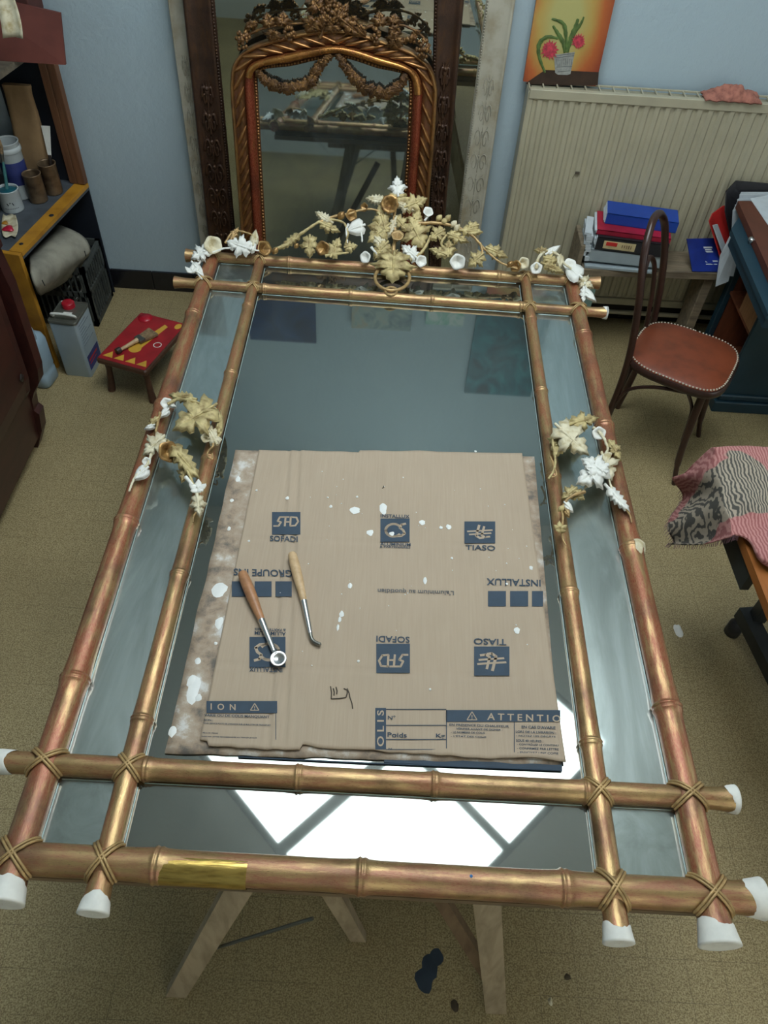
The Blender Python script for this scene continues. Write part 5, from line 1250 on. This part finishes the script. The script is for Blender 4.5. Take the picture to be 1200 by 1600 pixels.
flatfile('folder', 'black and crimson folder near the top of the bench stack', (1.0, 3.035, z+.134), .30, .16, .020, R(-8), 'pinkred')
flatfile('ring_binder', 'bright blue ring binder lying on top of the bench stack', (1.03, 3.06, z+.1545), .29, .11, .045, R(-9), 'binderblue')
m = MB(); rr = random.Random(2)
for k in range(12): a = rr.uniform(-.15, .15); m.T = Matrix.Translation((.830, 3.02, z+.024+.0105*k)) @ Matrix.Rotation(a-.1, 4, 'Z'); m.box((-.018-.002*k*.5, -.07, 0), (.0, .07, .009))
m.T = None; tag(m.build('paper_sheaf', 'paper'), 'sheaf of loose white papers at the left end of the file stack', 'papers')
def bookprint(t_, T):
    pass
bk = thing('booklet', 'dark blue booklet with small white print leaning beside the red file', 'booklet', (1.235, 2.985, z+.001))
A_ = [PY(1073,373,3.03), PY(1118,372,3.05), PY(1130,420,2.965), PY(1084,419,2.955)]; nn = Vector((0, -.55, .84))
for p in A_: p.z = max(p.z, z+.004)
A_[2].z = z+.004; A_[3].z = z+.004; n_ = (A_[1]-A_[0]).cross(A_[3]-A_[0]).normalized(); n_ = n_ if n_.z > 0 else -n_
MB().prism(A_, -n_*.004).build('cover', plain('navy_booklet', S(20, 44, 128), .45), bk, True)
m = MB(); 
def bq(u, v, h=.0008): return A_[0]*(1-u)*(1-v)+A_[1]*u*(1-v)+A_[2]*u*v+A_[3]*(1-u)*v+n_*h
for (u0, v0, u1, v1) in ((.52,.25,.82,.30),(.52,.38,.82,.42),(.56,.32,.78,.36),(.50,.66,.6,.72),(.64,.64,.7,.74),(.74,.66,.92,.70),(.50,.76,.88,.79)): m.prism([bq(u0,v0), bq(u1,v0), bq(u1,v1), bq(u0,v1)], n_*.0005)
m.build('cover_print', 'paper', bk, True)
# red file and black box of papers standing at the right end
rf = thing('red_file', 'orange-red folder file standing open beside the blue booklet', 'file', (1.33, 3.03, z+.001))
b0, b1, b2 = PY(1112,345,3.06), PY(1130,322,3.07), PY(1142,322,3.07)
m = MB(); m.prism([PY(1130,420,2.985), PY(1107,345,2.985), PY(1112,335,3.06), PY(1134,400,3.06)], (.004, 0, 0)); m.prism([PY(1112,335,3.06), PY(1130,322,3.10), PY(1150,322,3.10), PY(1142,402,3.06), PY(1134,402,3.06)], (0, .004, 0)); m.build('cover', 'redb', rf, True)
m = MB(); m.prism([PY(1136,418,2.99), PY(1113,352,2.99), PY(1119,350,3.03), PY(1140,405,3.03)], (.006, 0, 0)); m.build('pages', 'paper', rf, True)
bf = thing('box_file', 'open black box file stuffed with papers behind the desk', 'file', (1.47, 3.0, z+.001))
m = MB(); m.prism([PY(1134,300,3.08), PY(1150,283,3.10), PY(1260,292,3.10), PY(1260,400,3.06), PY(1150,400,3.06)], (0, .006, 0)); m.prism([PY(1134,300,3.08), PY(1132,330,3.05), PY(1146,395,3.04), PY(1150,395,3.07)], (.005, 0, 0)); m.build('cover', 'black', bf, True)
m = MB(); rr = random.Random(9)
for k in range(12):
    y = 3.07-.006*k; o = k*1.2; m.prism([PY(1158-o, 300+2.6*k+rr.uniform(-2, 2), y), PY(1240, 300+2.4*k, y), PY(1200, 416, y-.02), PY(1150-o*.8+rr.uniform(-2, 2), 406, y-.02)], (0, -.002, 0))
m.build('papers', 'paper', bf, True)
m = MB(); m.prism([PY(1122,430,2.925), PY(1134,410,2.93), PY(1158,335,2.96), PY(1168,340,2.96), PY(1146,432,2.92)], (0, .003, 0)); m.prism([PY(1118,448,2.905), PY(1125,400,2.94), PY(1150,350,2.96), PY(1160,352,2.955), PY(1138,440,2.915)], (0, .003, 0))
m.build('hanging_sheets', 'paper', bf, True)
m = MB(); m.prism([PY(1150,360,2.935), PY(1158,326,2.95), PY(1172,326,2.95), PY(1160,370,2.93)], (0, .003, 0)); m.build('green_divider', 'green', bf, True)

# bentwood chair
MT['bent'] = wood('dark_bentwood', S(42, 26, 22), S(60, 38, 30), (9, 9, 3), .3, 3, .05); MT['seatp'] = plain('brown_leatherette', S(124, 62, 38), .45, 0, .08, 18, .05, S(106, 54, 34)); MT['nail'] = plain('pale_nail', S(206, 196, 176), .35, .3)
CH = thing('bentwood_chair', 'dark bentwood chair with brown nail-studded seat beside the mirror', 'chair', (1.115, 2.365, 0), R(-29.5))
def sup(a, rx, ry, n=3.5):
    c, s = math.cos(a), math.sin(a); return (rx*math.copysign(abs(c)**(2/n), c), ry*(1+.06*c)*math.copysign(abs(s)**(2/n), s))
m = MB(); NS = 48
def sl(rx, ry, z): return [(*sup(2*PI*k/NS, rx, ry), z) for k in range(NS)]
loft(m, [sl(.185, .175, .425), sl(.192, .182, .430), sl(.194, .184, .448), sl(.188, .178, .456)]); m.build('seat_ring', 'bent', CH)
m = MB(); loft(m, [sl(.184, .174, .455), sl(.184, .174, .458), sl(.176, .166, .464), sl(.12, .11, .468), sl(.02, .02, .469)]); m.build('seat', 'seatp', CH)
fine = [sup(2*PI*k/1440, .182, .172) for k in range(1441)]; ln = [0]
for a, b in zip(fine, fine[1:]): ln.append(ln[-1]+math.hypot(a[0]-b[0], a[1]-b[1]))
n = 98; k2 = 0; nail0 = None
for k in range(n):
    while ln[k2] < ln[-1]*k/n: k2 += 1
    if nail0 is None: nl = nail0 = MB().ball((0, 0, 0), .0042, 6, .8).build('upholstery_nail', 'nail', CH)
    else: nl = nail0.copy(); COL.objects.link(nl); nl.parent = CH
    nl.location = (fine[k2][0], fine[k2][1], .4615)
def T_(pts, r, name, seg=10): 
    P = smooth_path(pts, 8); return MB().tube(P, r, seg).build(name, 'bent', CH)
T_([(-.185, -.145, 0), (-.165, -.142, .22), (-.165, -.140, .44), (-.195, -.135, .66), (-.235, -.115, .83), (-.255, -.06, .905), (-.262, 0, .925), (-.255, .06, .905), (-.235, .115, .83), (-.195, .135, .66), (-.165, .140, .44), (-.165, .142, .22), (-.185, .145, 0)], .0135, 'back_loop', 12)
T_([(-.175, -.085, .44), (-.198, -.082, .60), (-.222, -.065, .72), (-.238, 0, .775), (-.222, .065, .72), (-.198, .082, .60), (-.175, .085, .44)], .009, 'inner_loop', 10)
for s in (-1, 1):
    T_([(.125, s*.135, .43), (.135, s*.148, .25), (.150, s*.158, .10), (.172, s*.168, 0)], [.015]*9+[.013]*8+[.010]*8, 'front_leg', 12)
    T_([(.13, s*.145, .20), (.115, s*.13, .33), (.08, s*.155, .415)], .007, 'side_brace', 8)
    T_([(.07, s*.165, .425), (-.04, s*.17, .40), (-.13, s*.155, .33), (-.158, s*.145, .22)], .007, 'side_brace', 8)
T_([(.135, -.135, .24), (.13, -.08, .37), (.13, 0, .41), (.13, .08, .37), (.135, .135, .24)], .007, 'front_brace', 8)
T_([(-.16, -.135, .26), (-.155, -.08, .37), (-.155, 0, .405), (-.155, .08, .37), (-.16, .135, .26)], .007, 'rear_brace', 8)

# teal desk with open brown interior
MT['tealdesk'] = plain('dark_teal_paint', S(24, 55, 68), .5, 0, .12, 5, .05); MT['intern'] = wood('reddish_interior', S(96, 52, 34), S(126, 72, 48), (10, 10, 2), .45); MT['leather'] = plain('brown_blotter', S(92, 48, 34), .45, 0, .14, 12)
DK = thing('writing_desk', 'dark teal painted desk with open brown interior at the right edge', 'desk', (1.62, 2.85, 0))
MB().box((1.440, 2.590, 0), (2.05, 2.985, .055), .004).build('plinth', 'tealdesk', DK, True)
MB().box((1.452, 2.602, .055), (2.04, 2.98, .085), .006).build('plinth_moulding', 'tealdesk', DK, True)
MB().box((1.462, 2.612, .085), (2.03, 2.63, .655), .002).build('front_panel', 'tealdesk', DK, True)
MB().box((1.50, 2.955, .085), (2.03, 2.975, .655), .002).build('rear_panel', 'tealdesk', DK, True)
MB().box((1.455, 2.94, .085), (1.48, 2.98, .655), .002).build('post', 'tealdesk', DK, True)
MB().box((1.70, 2.63, .085), (1.71, 2.955, .655)).build('inner_wall', 'intern', DK, True)
MB().box((1.482, 2.945, .097), (1.70, 2.954, .655)).build('inner_back', 'intern', DK, True)
MB().box((1.47, 2.63, .085), (1.70, 2.955, .097)).build('inner_floor', 'intern', DK, True)
MB().box((1.47, 2.63, .37), (1.70, 2.955, .382)).build('inner_shelf', 'intern', DK, True)
MB().box((1.468, 2.632, .385), (1.50, 2.80, .50)).build('drawer_front', 'handle1', DK, True)
Z_ = .72; q = [PZ(1146,357,Z_), PZ(1202,492,Z_), Vector((2.06, 2.20, Z_)), Vector((2.06, 3.03, Z_)), ]
q = [Vector((1.312, 2.83, Z_)), PZ(1200,490,Z_), Vector((2.06, 2.20, Z_)), Vector((2.06, 2.985, Z_)), Vector((1.40, 2.985, Z_))]
m = MB(); m.prism(q, (0, 0, -.022)); tpd = m.build('desk_top', 'tealdesk', DK, True)
q2 = [p+(sum(q, Vector())/5-p)*.03 for p in q]; m = MB(); m.prism([p+Vector((0, 0, -.022)) for p in q2], (0, 0, -.043)); m.build('top_rail', 'tealdesk', DK, True)
m = MB(); c = PZ(1172, 381, Z_); m.lathe([(.006, 0), (.006, .006), (.013, .011), (.015, .018), (.011, .025), (.001, .027)], c, (0, 0, 1), 18); m.build('knob', 'steel', tpd, True)
zb = Z_+.001; bb = [PZ(1153,314,zb+.03), PZ(1170,314,zb+.03), PZ(1300,330,zb+.03), PZ(1262,470,zb+.03), PZ(1212,446,zb+.03)]
m = MB(); m.prism([p-Vector((0, 0, .0)) for p in bb], (0, 0, -.029)); tag(m.build('drawing_board', 'leather'), 'brown board lying on the teal desk under a white sheet', 'board')
ps = [PZ(1172,310,zb+.032), PZ(1215,302,zb+.032), PZ(1260,380,zb+.032), PZ(1207,362,zb+.032)]
m = MB(); m.prism(ps, (0, 0, -.0012)); tag(m.build('paper_sheet', 'paper'), 'white sheet of paper lying on the brown board on the desk', 'paper')

# side table with the pink zebra cloth
MT['orangew'] = wood('orange_brown_wood', S(134, 80, 36), S(160, 98, 46), (14, 2, 14), .45); MT['darkmetal'] = plain('dark_metal', S(50, 54, 54), .5, .2, .15, 20)
TB = thing('side_table', 'brown-edged table with dark metal legs at the right edge', 'table', (1.3, 1.1, 0))
tl = lambda x, y, zz_: Vector((x, y, zz_))
e0, e1 = Vector((.908, 1.555, 0)), Vector((.930, .95, 0))
ed = (e1-e0).normalized(); en = Vector((-ed.y, ed.x, 0)); en = en if en.x > 0 else -en
e2 = e0+ed*1.15
def strip(m, o0, o1, z0, z1, a=e0, b=None):
    b = b if b is not None else e2
    m.prism([a+en*o0+Vector((0, 0, z0)), b+en*o0+Vector((0, 0, z0)), b+en*o1+Vector((0, 0, z0)), a+en*o1+Vector((0, 0, z0))], (0, 0, z1-z0))
m = MB(); strip(m, 0, .035, .715, .742); m.build('edge_lip', 'orangew', TB, True)
m = MB(); strip(m, .035, .95, .715, .735); m.build('table_top', 'orangew', TB, True)
m = MB(); strip(m, .008, .03, .64, .715, e0, e0+ed*.40); m.build('apron', 'darkmetal', TB, True)
m = MB(); strip(m, .06, .9, .736, .7375, e0+ed*.2, e0+ed*1.1); tag(m.build('drawing_sheet', plain('pale_blue_sheet', S(120, 160, 176), .7)), 'pale blue sheet lying on the table under the pink cloth', 'paper')
c0, c1 = PZ(1162,955,.10), PZ(1215,1060,.10)
m = MB(); plank(m, c0, c0+(c1-c0)*2.2, .05, .05, (0, 0, 1)); m.build('foot_bar', 'darkmetal', TB, True)
for k, f in enumerate((.15, 1.7)):
    p = c0+(c1-c0)*f; m = MB(); m.box((p.x+.0, p.y-.02, .12), (p.x+.04, p.y+.02, .715)); m.build('leg', 'darkmetal', TB, True)
for f in (.08, 2.0): m = MB(); p = c0+(c1-c0)*f; m.lathe([(.001, 0), (.026, 0), (.026, .05), (.012, .076), (.001, .076)], (p.x-.01 if f < 1 else p.x, p.y, 0), (0, 0, 1), 14); m.build('rubber_foot', 'black', TB, True)
m = MB(); m.box((1.75, .6, 0), (1.79, .64, .715)); m.box((1.75, 1.4, 0), (1.79, 1.44, .715)); m.build('far_leg', 'darkmetal', TB, True)
t = NT('pink_zebra_cloth'); v = t.coord((1, 1, 1)); ZC_ = PZ(1150, 765, .76)
w = t.node('ShaderNodeTexWave', wave_type='BANDS'); w.inputs['Scale'].default_value = 38; w.inputs['Distortion'].default_value = 9; w.inputs['Detail'].default_value = 2; w.inputs['Detail Scale'].default_value = .7; t.link(v, w.inputs['Vector'])
w2 = t.node('ShaderNodeTexWave', wave_type='BANDS'); w2.inputs['Scale'].default_value = 40; w2.inputs['Distortion'].default_value = 6; w2.inputs['Detail'].default_value = 3; t.link(v, w2.inputs['Vector'])
zeb = t.ramp(w.outputs[1], [(.36, S(78, 76, 70)), (.60, S(164, 152, 134))]); pk_ = t.ramp(w2.outputs[1], [(.25, S(150, 92, 90)), (.75, S(184, 130, 124))])
gm_ = t.node('ShaderNodeTexCoord'); mp_ = t.node('ShaderNodeMapping'); t.link(gm_.outputs['Object'], mp_.inputs[0]); sg = t.node('ShaderNodeTexGradient', gradient_type='SPHERICAL'); t.link(mp_.outputs[0], sg.inputs[0]); ZM_ = mp_
nm = t.math('ADD', sg.outputs[0], t.math('MULTIPLY', t.noise(v, 9, 2, .5, .5), .9))
t.set(Base_Color=t.mix(t.ramp(nm, [(.74, 0.0), (.76, 1.0)]), pk_, zeb), Roughness=.9); t.bump(t.noise(v, 160, 2), .25, .003); MT['cloth'] = t.m
hz = .760
ctrl = [[(1056,752,.60),(1084,722,.69),(1106,702,.752),(1118,699,hz+.02),(1150,697,hz+.02),(1200,698,hz+.03),(1270,705,hz)],
        [(1050,745,.60),(1084,738,.68),(1112,722,.752),(1130,718,hz+.015),(1165,722,hz+.03),(1210,724,hz+.02),(1270,730,hz)],
        [(1066,766,.56),(1096,758,.68),(1120,754,.752),(1138,752,hz+.01),(1170,752,hz+.02),(1215,755,hz+.03),(1275,760,hz)],
        [(1056,792,.54),(1096,788,.66),(1128,784,.752),(1140,784,hz+.0),(1175,786,hz+.03),(1220,790,hz+.01),(1280,795,hz)],
        [(1046,826,.52),(1094,818,.64),(1134,811,.750),(1144,810,hz),(1178,818,hz+.01),(1222,835,hz+.02),(1285,835,hz)],
        [(1048,848,.50),(1096,848,.62),(1138,838,.745),(1148,834,hz-.002),(1172,842,hz+.012),(1200,872,hz+.02),(1285,880,hz)],
        [(1050,849,.50),(1097,849,.615),(1139,839,.74),(1152,834,hz-.004),(1172,846,hz+.0),(1196,884,hz+.0),(1280,905,hz)]]
rows0 = [smooth_path([PZ(*p) for p in r], 8) for r in ctrl]; cols = [smooth_path([r[i] for r in rows0], 7) for i in range(len(rows0[0]))]
rows = []
for j in range(len(cols[0])):
    row = []
    for i, c in enumerate(cols):
        p = c[j].copy(); hang = max(0, 1-i/24)
        p.z += .005*noise.noise(Vector((p.x*16, p.y*11, 0)))+.003*abs(noise.noise(Vector((p.x*40, p.y*20, 2)))); p.x += hang*.009*math.sin(j*.42+i*.08)
        row.append(p)
    rows.append(row)
CL = MB().grid(rows, True, (0, 0, .003)).build('zebra_cloth', 'cloth'); ZM_.inputs['Scale'].default_value = (6.5, 6.5, 1.5); ZM_.inputs['Location'].default_value = tuple(-(ZC_-CL.location)[i]*(6.5, 6.5, 1.5)[i] for i in range(3)); tag(CL, 'pink cloth with grey zebra pattern draped over the table corner', 'cloth')
m = MB(); last = rows[-1]
for i in range(2, 26):
    for f in (0, .5):
        p = last[i]*(1-f)+last[i+1]*f; m.tube([p, p+Vector((random.uniform(-.003, .003), -.006, -.018))], [.0012, .0006], 4)
for j in range(14, len(rows), 1):
    p = rows[j][0]; m.tube([p, p+Vector((-.006, random.uniform(-.004, .002), -.016))], [.0012, .0006], 4)
tag(m.build('fringe', plain('mauve_fringe', S(140, 108, 118), .9), CL, True), kind='stuff')
